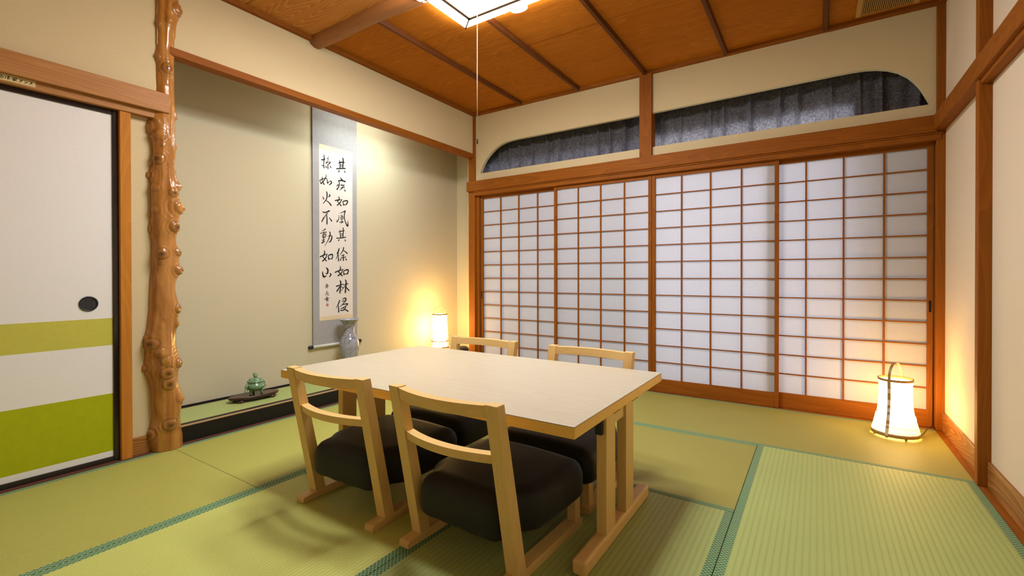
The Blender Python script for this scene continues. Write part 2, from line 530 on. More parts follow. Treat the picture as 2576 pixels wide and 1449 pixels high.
def lathe(bm, prof, cx=0, cy=0, seg=48, cap=True, mi=0, sx=1.0, sy=1.0):
    rings = []
    for r, z in prof:
        rings.append([bm.verts.new((cx + sx * r * math.cos(2 * PI * k / seg), cy + sy * r * math.sin(2 * PI * k / seg), z)) for k in range(seg)])
    fs = []
    for a, b in zip(rings, rings[1:]):
        for k in range(seg):
            fs.append(bm.faces.new((a[k], a[(k + 1) % seg], b[(k + 1) % seg], b[k])))
    if cap:
        fs.append(bm.faces.new(rings[0][::-1]))
        fs.append(bm.faces.new(rings[-1]))
    for f in fs:
        f.smooth = True
        f.material_index = mi
    return bm

def tube(bm, pts, r, seg=10, mi=0, flat=None, closed=False):
    """tube along pts; flat=(a,b) gives an oblong section a x b (a along the first normal)"""
    pts = [Vector(p) for p in pts]
    n = len(pts)
    rings = []
    up = None
    for i, p in enumerate(pts):
        if closed:
            t = (pts[(i + 1) % n] - pts[i - 1]).normalized()
        else:
            t = (pts[min(i + 1, n - 1)] - pts[max(i - 1, 0)]).normalized()
        if up is None:
            up = Vector((0, 0, 1)) if abs(t.z) < 0.9 else Vector((0, 1, 0))
        a = t.cross(up)
        if a.length < 1e-6:
            a = t.orthogonal()
        a.normalize()
        b = a.cross(t).normalized()
        up = b
        rr = r[i] if isinstance(r, (list, tuple)) else r
        fa, fb = flat if flat else (rr, rr)
        rings.append([bm.verts.new(p + a * (fa * math.cos(2 * PI * k / seg)) + b * (fb * math.sin(2 * PI * k / seg))) for k in range(seg)])
    fs = []
    m = n if closed else n - 1
    for i in range(m):
        A, B = rings[i], rings[(i + 1) % n]
        for k in range(seg):
            fs.append(bm.faces.new((A[k], A[(k + 1) % seg], B[(k + 1) % seg], B[k])))
    if not closed:
        fs.append(bm.faces.new(rings[0][::-1]))
        fs.append(bm.faces.new(rings[-1]))
    for f in fs:
        f.smooth = True
        f.material_index = mi
    return bm

def obj(name, bm, mats, parent=None, normals=True):
    if normals:
        bmesh.ops.recalc_face_normals(bm, faces=bm.faces[:])
    me = bpy.data.meshes.new(name)
    bm.to_mesh(me)
    bm.free()
    for m in (mats if isinstance(mats, (list, tuple)) else [mats]):
        me.materials.append(m)
    o = bpy.data.objects.new(name, me)
    COL.objects.link(o)
    if parent is not None:
        o.parent = parent
    return o

def tag(o, label, cat, group=None, kind=None):
    o['label'] = label
    o['category'] = cat
    if group:
        o['group'] = group
    if kind:
        o['kind'] = kind
    return o

def struct(name, bm, mats, label, cat, group=None):
    return tag(obj(name, bm, mats), label, cat, group, 'structure')

def thing(name, label, cat, loc, rz=0.0, group=None, kind=None):
    o = bpy.data.objects.new(name, None)
    o.empty_display_size = 0.1
    COL.objects.link(o)
    o.location = loc
    o.rotation_euler = (0, 0, rz)
    return tag(o, label, cat, group, kind)

def copy_tree(o, parent=None):
    c = o.copy()
    COL.objects.link(c)
    if parent is not None:
        c.parent = parent
    for ch in list(o.children):
        copy_tree(ch, c)
    return c

def smooth_line(pts, n=8):
    """Catmull-Rom through (u, v, w) points"""
    if len(pts) == 2:
        a, b = pts
        return [tuple(a[i] + (b[i] - a[i]) * t / n for i in range(3)) for t in range(n + 1)]
    out = []
    P = [pts[0]] + list(pts) + [pts[-1]]
    for i in range(1, len(P) - 2):
        for k in range(n):
            t = k / n
            q = []
            for j in range(3):
                p0, p1, p2, p3 = P[i - 1][j], P[i][j], P[i + 1][j], P[i + 2][j]
                q.append(0.5 * (2 * p1 + (p2 - p0) * t + (2 * p0 - 5 * p1 + 4 * p2 - p3) * t * t + (3 * p1 - p0 - 3 * p2 + p3) * t ** 3))
            out.append(tuple(q))
    out.append(tuple(pts[-1]))
    return out

def brush(bm, strokes, x, thick=0.0004, oy=0.0, oz=0.0):
    """ink strokes in the plane x = const; each stroke is a list of (y, z, width) in mm"""
    for si, st in enumerate(strokes):
        L = smooth_line(st)
        xx = x + thick * 0.02 * (si % 25)
        left, right = [], []
        for i, (y, z, w) in enumerate(L):
            a, b = L[max(i - 1, 0)], L[min(i + 1, len(L) - 1)]
            ty, tz = b[0] - a[0], b[1] - a[1]
            l = math.hypot(ty, tz) or 1
            ny, nz = -tz / l, ty / l
            w = max(w, 0.4) * 0.5 * 1.32
            left.append(((y + ny * w) / 1000 - oy, (z + nz * w) / 1000 - oz))
            right.append(((y - ny * w) / 1000 - oy, (z - nz * w) / 1000 - oz))
        # rounded brush tips
        def tip(i0, sgn):
            y, z, w = L[i0]
            a, b = L[max(i0 - 1, 0)], L[min(i0 + 1, len(L) - 1)]
            ty, tz = b[0] - a[0], b[1] - a[1]
            l = math.hypot(ty, tz) or 1
            return ((y + sgn * ty / l * w * 0.6) / 1000 - oy, (z + sgn * tz / l * w * 0.6) / 1000 - oz)
        vl = [bm.verts.new((xx, *q)) for q in left]
        vr = [bm.verts.new((xx, *q)) for q in right]
        for i in range(len(L) - 1):
            bm.faces.new((vl[i], vr[i], vr[i + 1], vl[i + 1]))
        t0 = bm.verts.new((xx, *tip(0, -1)))
        t1 = bm.verts.new((xx, *tip(len(L) - 1, 1)))
        bm.faces.new((vl[0], t0, vr[0]))
        bm.faces.new((vl[-1], vr[-1], t1))
    return bm

# stroke outlines (y, z, width in mm) and the trunk's outline, measured in the room
INK = [[[-1427,1869,7],[-1411,1872,8],[-1395,1882,7]],[[-1404,1914,5],[-1402,1882,7],[-1406,1840,5],[-1404,1806,6]],[[-1425,1827,4],[-1415,1821,5],[-1408,1831,4]],[[-1406,1806,6],[-1400,1818,2]],[[-1356,1913,2],[-1368,1895,4],[-1373,1886,5]],[[-1373,1888,5],[-1361,1885,3],[-1384,1852,5]],[[-1388,1847,5],[-1361,1863,4],[-1345,1864,6],[-1362,1844,6]],[[-1369,1845,5],[-1367,1807,7]],[[-1388,1828,4],[-1384,1813,5],[-1376,1823,2]],[[-1351,1837,3],[-1342,1828,6],[-1336,1820,5]],[[-1385,1757,3],[-1386,1738,5],[-1408,1699,6],[-1432,1674,7]],[[-1420,1732,4],[-1420,1704,5],[-1403,1672,8]],[[-1444,1697,5],[-1419,1714,6],[-1382,1727,5]],[[-1442,1697,4],[-1432,1674,6]],[[-1383,1725,5],[-1375,1716,5],[-1372,1689,7],[-1357,1703,4],[-1340,1710,7],[-1335,1696,8],[-1357,1676,5]],[[-1416,1572,4],[-1407,1553,8]],[[-1356,1599,6],[-1351,1588,9],[-1368,1575,2]],[[-1382,1619,5],[-1377,1601,8],[-1381,1560,7],[-1413,1515,4]],[[-1383,1544,5],[-1359,1531,7],[-1339,1510,10]],[[-1228,1925,7],[-1220,1909,10],[-1225,1844,8]],[[-1259,1899,5],[-1252,1881,7],[-1252,1832,7]],[[-1266,1875,7],[-1236,1887,9],[-1209,1890,8]],[[-1248,1862,5],[-1229,1867,4]],[[-1248,1849,5],[-1229,1854,4]],[[-1287,1823,7],[-1244,1833,8],[-1198,1842,8]],[[-1259,1817,4],[-1264,1801,9]],[[-1210,1824,4],[-1204,1806,8]],[[-1248,1754,6],[-1229,1735,11]],[[-1271,1724,7],[-1237,1733,9],[-1199,1730,10]],[[-1264,1727,6],[-1259,1696,7],[-1271,1668,7],[-1283,1650,9]],[[-1279,1699,3],[-1272,1686,6]],[[-1287,1679,5],[-1265,1693,4]],[[-1236,1706,4],[-1244,1689,6]],[[-1241,1692,5],[-1208,1699,6]],[[-1246,1669,5],[-1206,1683,6]],[[-1221,1699,6],[-1229,1671,5],[-1258,1649,3]],[[-1212,1664,4],[-1201,1648,8]],[[-1267,1592,6],[-1260,1576,7],[-1277,1552,7],[-1264,1540,5],[-1243,1519,9]],[[-1237,1570,4],[-1249,1549,7],[-1282,1517,7]],[[-1301,1555,7],[-1271,1564,7],[-1230,1572,3]],[[-1226,1558,5],[-1218,1527,9]],[[-1222,1559,7],[-1188,1570,8],[-1178,1562,9],[-1190,1537,7]],[[-1219,1530,5],[-1188,1537,6]],[[-1416,1447,7],[-1392,1446,7],[-1355,1464,9]],[[-1374,1442,7],[-1395,1416,5],[-1427,1367,7]],[[-1427,1367,5],[-1408,1409,2]],[[-1380,1424,6],[-1378,1384,8],[-1379,1352,8]],[[-1358,1408,4],[-1338,1387,8],[-1333,1380,7]],[[-1257,1454,2],[-1226,1468,5],[-1200,1481,8]],[[-1202,1479,7],[-1211,1446,7],[-1205,1397,6],[-1178,1354,10],[-1176,1404,2]],[[-1264,1437,4],[-1264,1417,4],[-1274,1391,6],[-1285,1379,5],[-1287,1397,2]],[[-1249,1432,3],[-1230,1442,4]],[[-1246,1423,4],[-1249,1406,4]],[[-1244,1423,3],[-1223,1428,5],[-1223,1412,4],[-1246,1405,3]],[[-1233,1440,4],[-1236,1386,5]],[[-1257,1379,5],[-1223,1386,7]],[[-1225,1386,5],[-1248,1366,2]],[[-1229,1335,5],[-1221,1321,7],[-1227,1252,7]],[[-1260,1317,3],[-1254,1299,5],[-1249,1251,7]],[[-1269,1296,4],[-1242,1305,6],[-1211,1312,5]],[[-1248,1280,4],[-1229,1285,4]],[[-1248,1265,3],[-1229,1270,4]],[[-1289,1244,6],[-1242,1248,6],[-1197,1258,6]],[[-1261,1237,3],[-1269,1224,9]],[[-1208,1238,3],[-1201,1225,9]],[[-1393,1311,8],[-1410,1299,4],[-1429,1291,2]],[[-1442,1271,4],[-1410,1280,5],[-1382,1287,5]],[[-1422,1262,3],[-1418,1239,5]],[[-1421,1262,3],[-1395,1270,6],[-1388,1263,5],[-1395,1241,5]],[[-1419,1250,3],[-1396,1256,3]],[[-1419,1238,5],[-1396,1242,4]],[[-1408,1290,4],[-1410,1202,6]],[[-1424,1216,5],[-1399,1224,4]],[[-1426,1195,9],[-1401,1209,5]],[[-1373,1254,3],[-1339,1260,6],[-1333,1245,8],[-1346,1213,8],[-1362,1206,4]],[[-1354,1292,6],[-1349,1273,8],[-1364,1230,6],[-1402,1169,2]],[[-1263,1159,7],[-1272,1132,9],[-1285,1114,6]],[[-1271,1120,7],[-1288,1078,4],[-1296,1066,2]],[[-1272,1104,5],[-1270,1053,9]],[[-1219,1169,8],[-1227,1141,7],[-1256,1103,3]],[[-1224,1146,4],[-1198,1131,7],[-1182,1119,8]],[[-1241,1096,4],[-1212,1106,6]],[[-1245,1079,5],[-1199,1089,6]],[[-1224,1110,6],[-1222,1058,9]],[[-1247,1075,4],[-1250,1059,9]],[[-1201,1076,5],[-1192,1063,9]],[[-1404,1134,5],[-1400,1115,8],[-1417,1086,7],[-1406,1073,6],[-1385,1050,8]],[[-1382,1108,5],[-1389,1077,7],[-1421,1047,8]],[[-1442,1083,8],[-1413,1095,6],[-1372,1107,3]],[[-1368,1095,6],[-1362,1062,9]],[[-1365,1097,6],[-1335,1106,9],[-1326,1096,7],[-1333,1067,7]],[[-1359,1067,5],[-1330,1072,5]],[[-1387,995,6],[-1372,978,11],[-1377,948,9],[-1397,950,2]],[[-1420,963,5],[-1418,940,9],[-1407,920,11],[-1380,933,2]],[[-1353,950,5],[-1343,938,9],[-1358,920,6]],[[-1254,1007,6],[-1251,987,8],[-1268,964,8],[-1259,952,7],[-1234,928,9]],[[-1231,984,5],[-1243,952,8],[-1277,928,8]],[[-1304,957,8],[-1268,971,7],[-1217,984,3]],[[-1222,968,6],[-1217,938,9]],[[-1218,970,6],[-1185,981,9],[-1173,972,9],[-1184,944,8]],[[-1215,941,6],[-1176,947,6]],[[-1257,887,7],[-1249,869,10],[-1258,782,8]],[[-1291,841,9],[-1264,848,7],[-1222,858,5]],[[-1255,842,6],[-1287,799,10]],[[-1250,840,4],[-1223,826,5]],[[-1204,895,6],[-1196,873,10],[-1204,785,10]],[[-1223,849,4],[-1176,862,7]],[[-1207,841,5],[-1248,801,4]],[[-1200,837,5],[-1167,802,9]],[[-1260,724,7],[-1269,701,8],[-1293,658,3]],[[-1272,678,6],[-1270,623,9]],[[-1232,731,5],[-1205,739,8],[-1199,722,10],[-1226,693,5],[-1252,670,4]],[[-1237,712,5],[-1216,717,6]],[[-1237,683,5],[-1195,690,7],[-1181,685,7],[-1219,659,5]],[[-1251,647,5],[-1214,663,6],[-1200,657,5],[-1219,639,7],[-1252,635,6]],[[-1224,654,4],[-1177,625,9]],[[-1379,863,2],[-1387,858,4]],[[-1397,849,2],[-1370,854,4]],[[-1382,864,3],[-1381,844,2]],[[-1384,849,2],[-1401,833,2]],[[-1379,849,2],[-1366,842,4]],[[-1388,840,3],[-1386,827,3]],[[-1386,839,2],[-1376,841,3],[-1377,828,3]],[[-1386,833,1],[-1378,834,2]],[[-1379,806,3],[-1386,793,3],[-1395,768,3]],[[-1386,794,3],[-1374,796,2]],[[-1382,786,2],[-1368,788,3],[-1373,778,2]],[[-1380,786,2],[-1379,775,4],[-1361,770,3]],[[-1382,759,4],[-1380,730,4]],[[-1394,745,3],[-1369,750,3]],[[-1404,736,4],[-1359,744,3]],[[-1392,733,2],[-1369,737,3]],[[-1386,728,3],[-1384,717,3]],[[-1384,728,3],[-1371,730,3],[-1370,717,3]],[[-1383,722,2],[-1373,723,2]]]
SIGN_INK = [[[-3262,1786,2],[-3258,1782,2],[-3254,1777,3]],[[-3264,1780,2],[-3260,1782,1]],[[-3264,1776,1],[-3258,1780,1]],[[-3263,1776,2],[-3261,1772,2],[-3257,1773,2]],[[-3247,1787,1],[-3245,1786,1]],[[-3249,1782,1],[-3247,1781,2]],[[-3250,1774,2],[-3247,1780,1]],[[-3243,1786,1],[-3242,1784,1]],[[-3237,1788,1],[-3239,1785,2]],[[-3243,1782,1],[-3236,1785,2]],[[-3243,1779,1],[-3238,1780,1]],[[-3245,1777,1],[-3234,1777,2]],[[-3240,1785,2],[-3241,1772,2]],[[-3228,1784,1],[-3228,1774,1]],[[-3228,1784,1],[-3225,1784,1],[-3225,1772,2]],[[-3228,1779,0],[-3225,1779,0]],[[-3228,1775,1],[-3225,1775,1]],[[-3222,1785,2],[-3222,1773,2]],[[-3222,1784,1],[-3216,1785,2],[-3217,1781,2]],[[-3221,1778,1],[-3216,1779,1],[-3220,1773,1]],[[-3220,1778,1],[-3214,1772,1]],[[-3205,1784,1],[-3206,1780,1]],[[-3205,1782,1],[-3200,1782,2],[-3202,1777,2],[-3208,1772,1]],[[-3204,1780,1],[-3201,1779,1]],[[-3198,1786,1],[-3197,1784,1]],[[-3196,1787,0],[-3197,1783,1]],[[-3191,1783,1],[-3188,1781,2]],[[-3191,1773,2],[-3187,1776,2],[-3181,1782,1]],[[-3177,1782,1],[-3172,1783,1],[-3168,1784,2],[-3172,1777,2],[-3177,1773,1]],[[-3172,1778,1],[-3166,1774,1]]]
LOG_PROFILE = [[2394,44,60],[2268,44,56],[2184,44,54],[2121,42,51],[2016,41,49],[1942,41,47],[1824,47,49],[1751,46,48],[1635,43,50],[1551,43,50],[1465,50,52],[1402,51,54],[1296,52,59],[1212,56,58],[1085,51,52],[1001,54,52],[874,61,49],[768,64,51],[674,69,49],[579,74,48],[495,77,48],[432,77,51],[368,67,58],[282,59,66],[175,54,68],[102,58,74],[50,62,79],[-3,62,81]]
LOG_KNOTS = [[2369,-6,31,23,0],[1713,-174,36,18,0],[1459,-174,20,33,1],[1414,-6,20,20,0],[1297,-6,31,36,0],[1057,-6,20,28,1],[959,-6,23,36,1],[752,-6,25,25,1],[666,-14,15,13,0],[454,-6,25,31,1],[263,-19,23,18,0],[1180,-174,25,15,1],[580,-174,36,13,0],[444,-174,23,23,0],[93,-148,25,20,1],[2034,-59,23,15,1],[1544,-114,23,18,1],[1373,-45,18,15,1],[1190,-37,23,23,1],[1044,-95,23,18,1],[573,-130,23,15,1],[412,-76,25,15,1],[352,-70,25,15,1],[138,-70,25,18,1],[2258,-108,13,8,0],[2288,-59,13,8,0],[2086,-118,15,10,0],[1394,-126,18,10,0],[1277,-129,20,10,0],[521,-96,23,13,0],[477,-77,23,13,0],[1673,-105,23,13,0],[1001,-100,13,5,0]]

# ------------------------------------------------------------------ the room
XL, XR = -1.80, 1.74          # plaster faces of the alcove-side wall and the opposite wall
YF = -4.55                    # wall behind the camera
ZC = 2.56                     # ceiling boards

# floor slab under the mats, with the wooden edge strips round the mats
bm = nb()
bx(bm, -2.5, 2.0, YF - 0.1, 1.0, -0.16, -0.057)
struct('floor', bm, M['subfloor'], 'plain underfloor beneath the green tatami mats', 'floor')
bm = nb()
bx(bm, XL - 0.06, 1.75, -0.017, 0.085, -0.057, -0.001)
struct('trim_1', bm, M['trim_x'], 'dark wooden sill track flush with the floor under the shoji screens', 'sill')
bm = nb()
bx(bm, 1.699, 1.75, YF, -0.018, -0.057, 0.0)
struct('trim_2', bm, M['trim_y'], 'dark wooden floor strip between tatami and the skirting board opposite the alcove', 'floor strip')
bm = nb()
bx(bm, -1.86, -1.802, YF, -2.60, -0.057, 0.004)
struct('trim_3', bm, M['sill'], 'reddish brown floor sill under the cream sliding door with green bands', 'sill')

# ceiling: overlapping cedar boards that run along x
edges_y = [0.06, -0.452, -0.905, -1.357, -1.81, -2.262, -2.715, -3.168, -3.62, -4.07, -4.62]
def ceiling_boards(rows):
    bm = nb()
    for a, b in rows:
        hexa(bm, [(-1.87, b + 0.003, ZC + 0.003), (1.80, b + 0.003, ZC + 0.003), (1.80, a - 0.003, ZC), (-1.87, a - 0.003, ZC),
                  (-1.87, b + 0.003, ZC + 0.014), (1.80, b + 0.003, ZC + 0.014), (1.80, a - 0.003, ZC + 0.014), (-1.87, a - 0.003, ZC + 0.014)])
    return bm
rows = list(zip(edges_y, edges_y[1:]))
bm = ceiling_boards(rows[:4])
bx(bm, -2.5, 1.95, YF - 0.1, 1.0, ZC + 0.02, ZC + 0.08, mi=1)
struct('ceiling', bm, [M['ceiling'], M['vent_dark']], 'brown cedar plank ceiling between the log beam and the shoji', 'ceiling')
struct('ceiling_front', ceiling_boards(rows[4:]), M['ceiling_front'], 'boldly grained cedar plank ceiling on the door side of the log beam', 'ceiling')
# trim under the ceiling
bm = nb()
bx(bm, -1.805, 1.745, -0.035, 0.02, 2.535, 2.572, 0.002)
struct('trim_4', bm, M['trim_x'], 'brown ceiling moulding above the arched curtain windows', 'moulding')
bm = nb()
bx(bm, -1.83, -1.765, YF, -0.03, 2.535, 2.572, 0.002)
struct('trim_5', bm, M['trim_y'], 'brown ceiling moulding along the alcove wall', 'moulding')
bm = nb()
bx(bm, 1.705, 1.77, YF, -0.03, 2.535, 2.572, 0.002)
struct('trim_6', bm, M['trim_y'], 'brown ceiling moulding along the wall opposite the alcove', 'moulding')
# log beam across the ceiling
bm = nb()
pts = [(-1.81 + i * 0.1, -1.772 + 0.004 * math.sin(i * 0.7), 2.562 + 0.003 * math.sin(i * 0.45)) for i in range(37)]
tube(bm, pts, [0.058 + 0.002 * math.sin(i * 0.9) for i in range(37)], 28)
struct('beam', bm, M['beam'], 'round smooth log beam crossing the brown ceiling', 'beam')
# ceiling battens
for i, bxx in enumerate((-1.219, -0.627, -0.046, 0.548, 1.150)):
    bm = nb()
    hexa(bm, [(bxx - 0.011, -1.74, 2.531), (bxx + 0.011, -1.74, 2.531), (bxx + 0.011, -0.03, 2.531), (bxx - 0.011, -0.03, 2.531),
              (bxx - 0.017, -1.74, 2.566), (bxx + 0.017, -1.74, 2.566), (bxx + 0.017, -0.03, 2.566), (bxx - 0.017, -0.03, 2.566)])
    where = ('dark ceiling batten nearest the alcove wall', 'dark ceiling batten second from the alcove wall',
             'dark ceiling batten meeting the ceiling just before the middle window post', 'dark ceiling batten fourth from the alcove wall',
             'dark ceiling batten beside the slatted vent')[i]
    struct('trim_%d' % (7 + i), bm, M['batten'], where, 'batten', 'ceiling battens')

# --- wall behind the shoji: plaster above with two arched openings
ARCH_L = [(-1.722, 1.955), (-1.708, 1.990), (-1.686, 2.036), (-1.645, 2.090), (-1.588, 2.140), (-1.552, 2.166), (-1.510, 2.190), (-1.465, 2.208), (-1.415, 2.220), (-1.36, 2.226), (-1.29, 2.229)]
ARCH_R = [(1.673, 1.955), (1.664, 1.982), (1.650, 2.015), (1.628, 2.064), (1.600, 2.109), (1.565, 2.150), (1.525, 2.184), (1.475, 2.211), (1.42, 2.229), (1.36, 2.239), (1.28, 2.243), (1.20, 2.243)]
bm = nb()
prism(bm, [(-1.79, 1.86), (-0.05, 1.86), (-0.05, 1.955)] + ARCH_L + [(-0.05, 2.229), (-0.05, 2.545), (-1.79, 2.545)], 1, 0.0, 0.034)
prism(bm, [(-0.05, 1.86), (1.75, 1.86), (1.75, 2.545), (-0.05, 2.545), (-0.05, 2.229), (0.0, 2.229), (1.0, 2.241)] + ARCH_R[::-1] + [(-0.05, 1.955)], 1, 0.0, 0.034)
struct('wall_back', bm, M['plaster'], 'sand plaster wall over the shoji with two arched openings', 'wall')
bm = nb()
bx(bm, -0.092, 0.006, -0.030, 0.075, 1.86, 2.55, 0.002)
struct('trim_12', bm, M['trim_z'], 'short brown post between the two arched curtain openings', 'post')
# tie rail and lintel
bm = nb()
bx(bm, -1.862, 1.70, -0.046, 0.02, 1.777, 1.877, 0.003)
struct('trim_13', bm, M['trim_x'], 'wide brown rail above the shoji screens', 'rail')
bm = nb()
bx(bm, -1.78, 1.72, -0.028, 0.085, 1.733, 1.779, 0.002)
bx(bm, -1.78, 1.72, -0.036, -0.02, 1.767, 1.776)
struct('trim_14', bm, M['trim_x'], 'grooved brown lintel carrying the top of the shoji screens', 'lintel')
# corner posts
bm = nb()
bx(bm, -1.856, -1.776, -0.020, 0.09, 0.0, 2.55, 0.003)
struct('trim_15', bm, M['trim_z'], 'brown corner post between the alcove and the shoji', 'post')
bm = nb()
bx(bm, -1.776, -1.742, 0.004, 0.085, 0.0, 1.74, 0.001)
struct('trim_16', bm, M['trim_z'], 'dark jamb strip where the shoji meets the alcove post', 'jamb')
bm = nb()
bx(bm, 1.700, 1.790, -0.022, 0.09, 0.0, 2.55, 0.003)
struct('trim_17', bm, M['trim_z'], 'brown corner post behind the tall glowing lantern', 'post')

# --- wall opposite the alcove
bm = nb()
bx(bm, XR, XR + 0.12, YF, 0.09, -0.05, 2.60)
struct('wall_right', bm, M['plaster_right'], 'pale plaster wall opposite the alcove', 'wall')
bm = nb()
bx(bm, 1.695, 1.76, -0.896, -0.850, 0.0, 2.55, 0.003)
struct('trim_18', bm, M['trim_z'], 'brown post standing proud of the pale wall opposite the alcove', 'post')
bm = nb()
bx(bm, 1.684, 1.75, YF, -0.02, 1.785, 1.877, 0.003)
struct('trim_19', bm, M['trim_y'], 'brown rail along the pale wall opposite the alcove', 'rail')
bm = nb()
bx(bm, 1.702, 1.745, YF, -0.896, 1.762, 1.786, 0.002)
struct('trim_20', bm, M['trim_y'], 'narrow brown lintel strip under the rail, starting at the proud post', 'lintel')
bm = nb()
bx(bm, 1.728, 1.745, -0.850, -0.022, 0.0, 0.112, 0.002)
struct('baseboard_right', bm, M['base_y'], 'grained skirting board lit orange beside the tall lantern', 'skirting board')
bm = nb()
bx(bm, 1.728, 1.745, YF, -0.896, 0.0, 0.112, 0.002)
struct('baseboard_front', bm, M['base_y'], 'grained skirting board before the proud post', 'skirting board')

# --- alcove side wall
bm = nb()
bx(bm, XL - 0.06, XL, -2.70, -0.02, 2.15, 2.60)                 # hanging wall over the alcove
bx(bm, XL - 0.07, XL - 0.01, YF, -2.66, 1.84, 2.60)             # above the rail
bx(bm, -1.90, -1.838, -2.84, -2.64, 0.0, 1.84)                   # strip between door post and log
bx(bm, -1.93, -1.89, YF, -2.80, -0.05, 1.84)                     # behind the sliding door
struct('wall_left', bm, M['plaster'], 'sand plaster wall around the alcove and the sliding door', 'wall')
bm = nb()
bx(bm, -1.862, -1.789, -2.66, -0.018, 2.116, 2.158, 0.002)
struct('trim_21', bm, M['trim_y'], 'brown beam along the top of the alcove opening', 'beam')
bm = nb()
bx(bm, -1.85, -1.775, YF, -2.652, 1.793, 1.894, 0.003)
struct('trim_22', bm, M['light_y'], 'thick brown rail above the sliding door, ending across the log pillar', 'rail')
bm = nb()
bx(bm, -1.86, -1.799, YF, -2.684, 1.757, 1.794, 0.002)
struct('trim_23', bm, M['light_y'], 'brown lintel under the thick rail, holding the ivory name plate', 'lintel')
bm = nb()
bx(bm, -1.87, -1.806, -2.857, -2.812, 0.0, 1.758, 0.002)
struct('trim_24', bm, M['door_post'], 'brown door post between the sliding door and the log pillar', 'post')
bm = nb()
prism(bm, [(-2.813, 0.0), (-2.60, 0.0), (-2.60, 0.11), (-2.72, 0.094), (-2.813, 0.092)], 0, -1.845, -1.824)
struct('baseboard_left', bm, M['base_y'], 'short grained skirting board between door post and log pillar', 'skirting board')

# --- alcove
bm = nb()
bx(bm, -2.35, -2.263, -2.80, 0.35, -0.05, 2.60)
struct('wall_alcove', bm, M['alcove'], 'pale plaster wall at the back of the alcove behind the hanging scroll', 'wall')
bm = nb()
bx(bm, -2.30, -1.83, 0.283, 0.35, 0.0, 2.60)
bx(bm, -1.900, -1.862, 0.08, 0.35, 0.0, 2.60)
struct('wall_alcove_end', bm, M['alcove'], 'narrow alcove end wall beside the corner post, lit warm by the basket lantern', 'wall')
bm = nb()
bx(bm, -2.30, -1.87, -2.80, -2.735, 0.0, 2.60)
struct('wall_alcove_side', bm, M['alcove'], 'alcove side wall hidden behind the log pillar', 'wall')
bm = nb()
bx(bm, -2.30, -1.84, -2.80, 0.35, 2.42, 2.50)
struct('ceiling_alcove', bm, M['trim_y'], 'wooden ceiling above the alcove', 'ceiling')
bm = nb()
bx(bm, -1.878, -1.829, -2.60, -0.02, 0.003, 0.0905, 0.001)
bx(bm, -1.878, -1.839, -2.60, -0.02, 0.0905, 0.0985, 0.001)
bx(bm, -1.839, -1.8285, -2.60, -0.02, 0.0905, 0.0985, 0.001, mi=1)
bx(bm, -1.835, -1.805, -2.60, -0.02, -0.05, 0.003, mi=2)
struct('trim_25', bm, [M['lacquer_matte'], M['edge_wood'], M['sill']], 'black lacquered step at the front edge of the alcove', 'step')
bm = nb()
bx(bm, -2.28, -1.878, -2.78, 0.30, -0.02, 0.080)
bx(bm, -2.263, -2.212, -2.74, 0.283, 0.080, 0.097, mi=1)
bx(bm, -2.263, -2.252, -2.74, 0.283, 0.097, 0.104, mi=1)
struct('floor_alcove', bm, [M['subfloor'], M['lacquer_matte'], M['trim_y']], 'dark boarded floor of the raised alcove', 'floor')

# --- wall behind the camera and the veranda strip beyond the shoji
bm = nb()
bx(bm, -2.4, 1.86, YF - 0.1, YF, -0.05, 2.60)
struct('wall_front', bm, M['plaster_right'], 'plain plaster wall facing the shoji', 'wall')
bm = nb()
bx(bm, -1.90, 1.90, 0.20, 0.225, 2.075, 2.60)
bx(bm, -1.90, -1.80, 0.20, 0.225, -0.05, 2.105)
bx(bm, 1.30, 1.90, 0.20, 0.225, -0.05, 2.105)
struct('wall_outside', bm, M['plaster'], 'outer wall behind the dark curtains', 'wall')
bm = nb()
bx(bm, -1.95, -1.862, 0.085, 0.30, -0.05, 2.60)
bx(bm, 1.83, 1.93, 0.05, 0.30, -0.05, 2.60)
struct('wall_veranda', bm, M['plaster'], 'end walls of the narrow veranda beyond the shoji', 'wall')
bm = nb()
bx(bm, -1.86, 1.86, 0.085, 0.26, -0.055, -0.01)
struct('floor_veranda', bm, M['veranda_floor'], 'board floor of the narrow veranda beyond the shoji', 'floor')

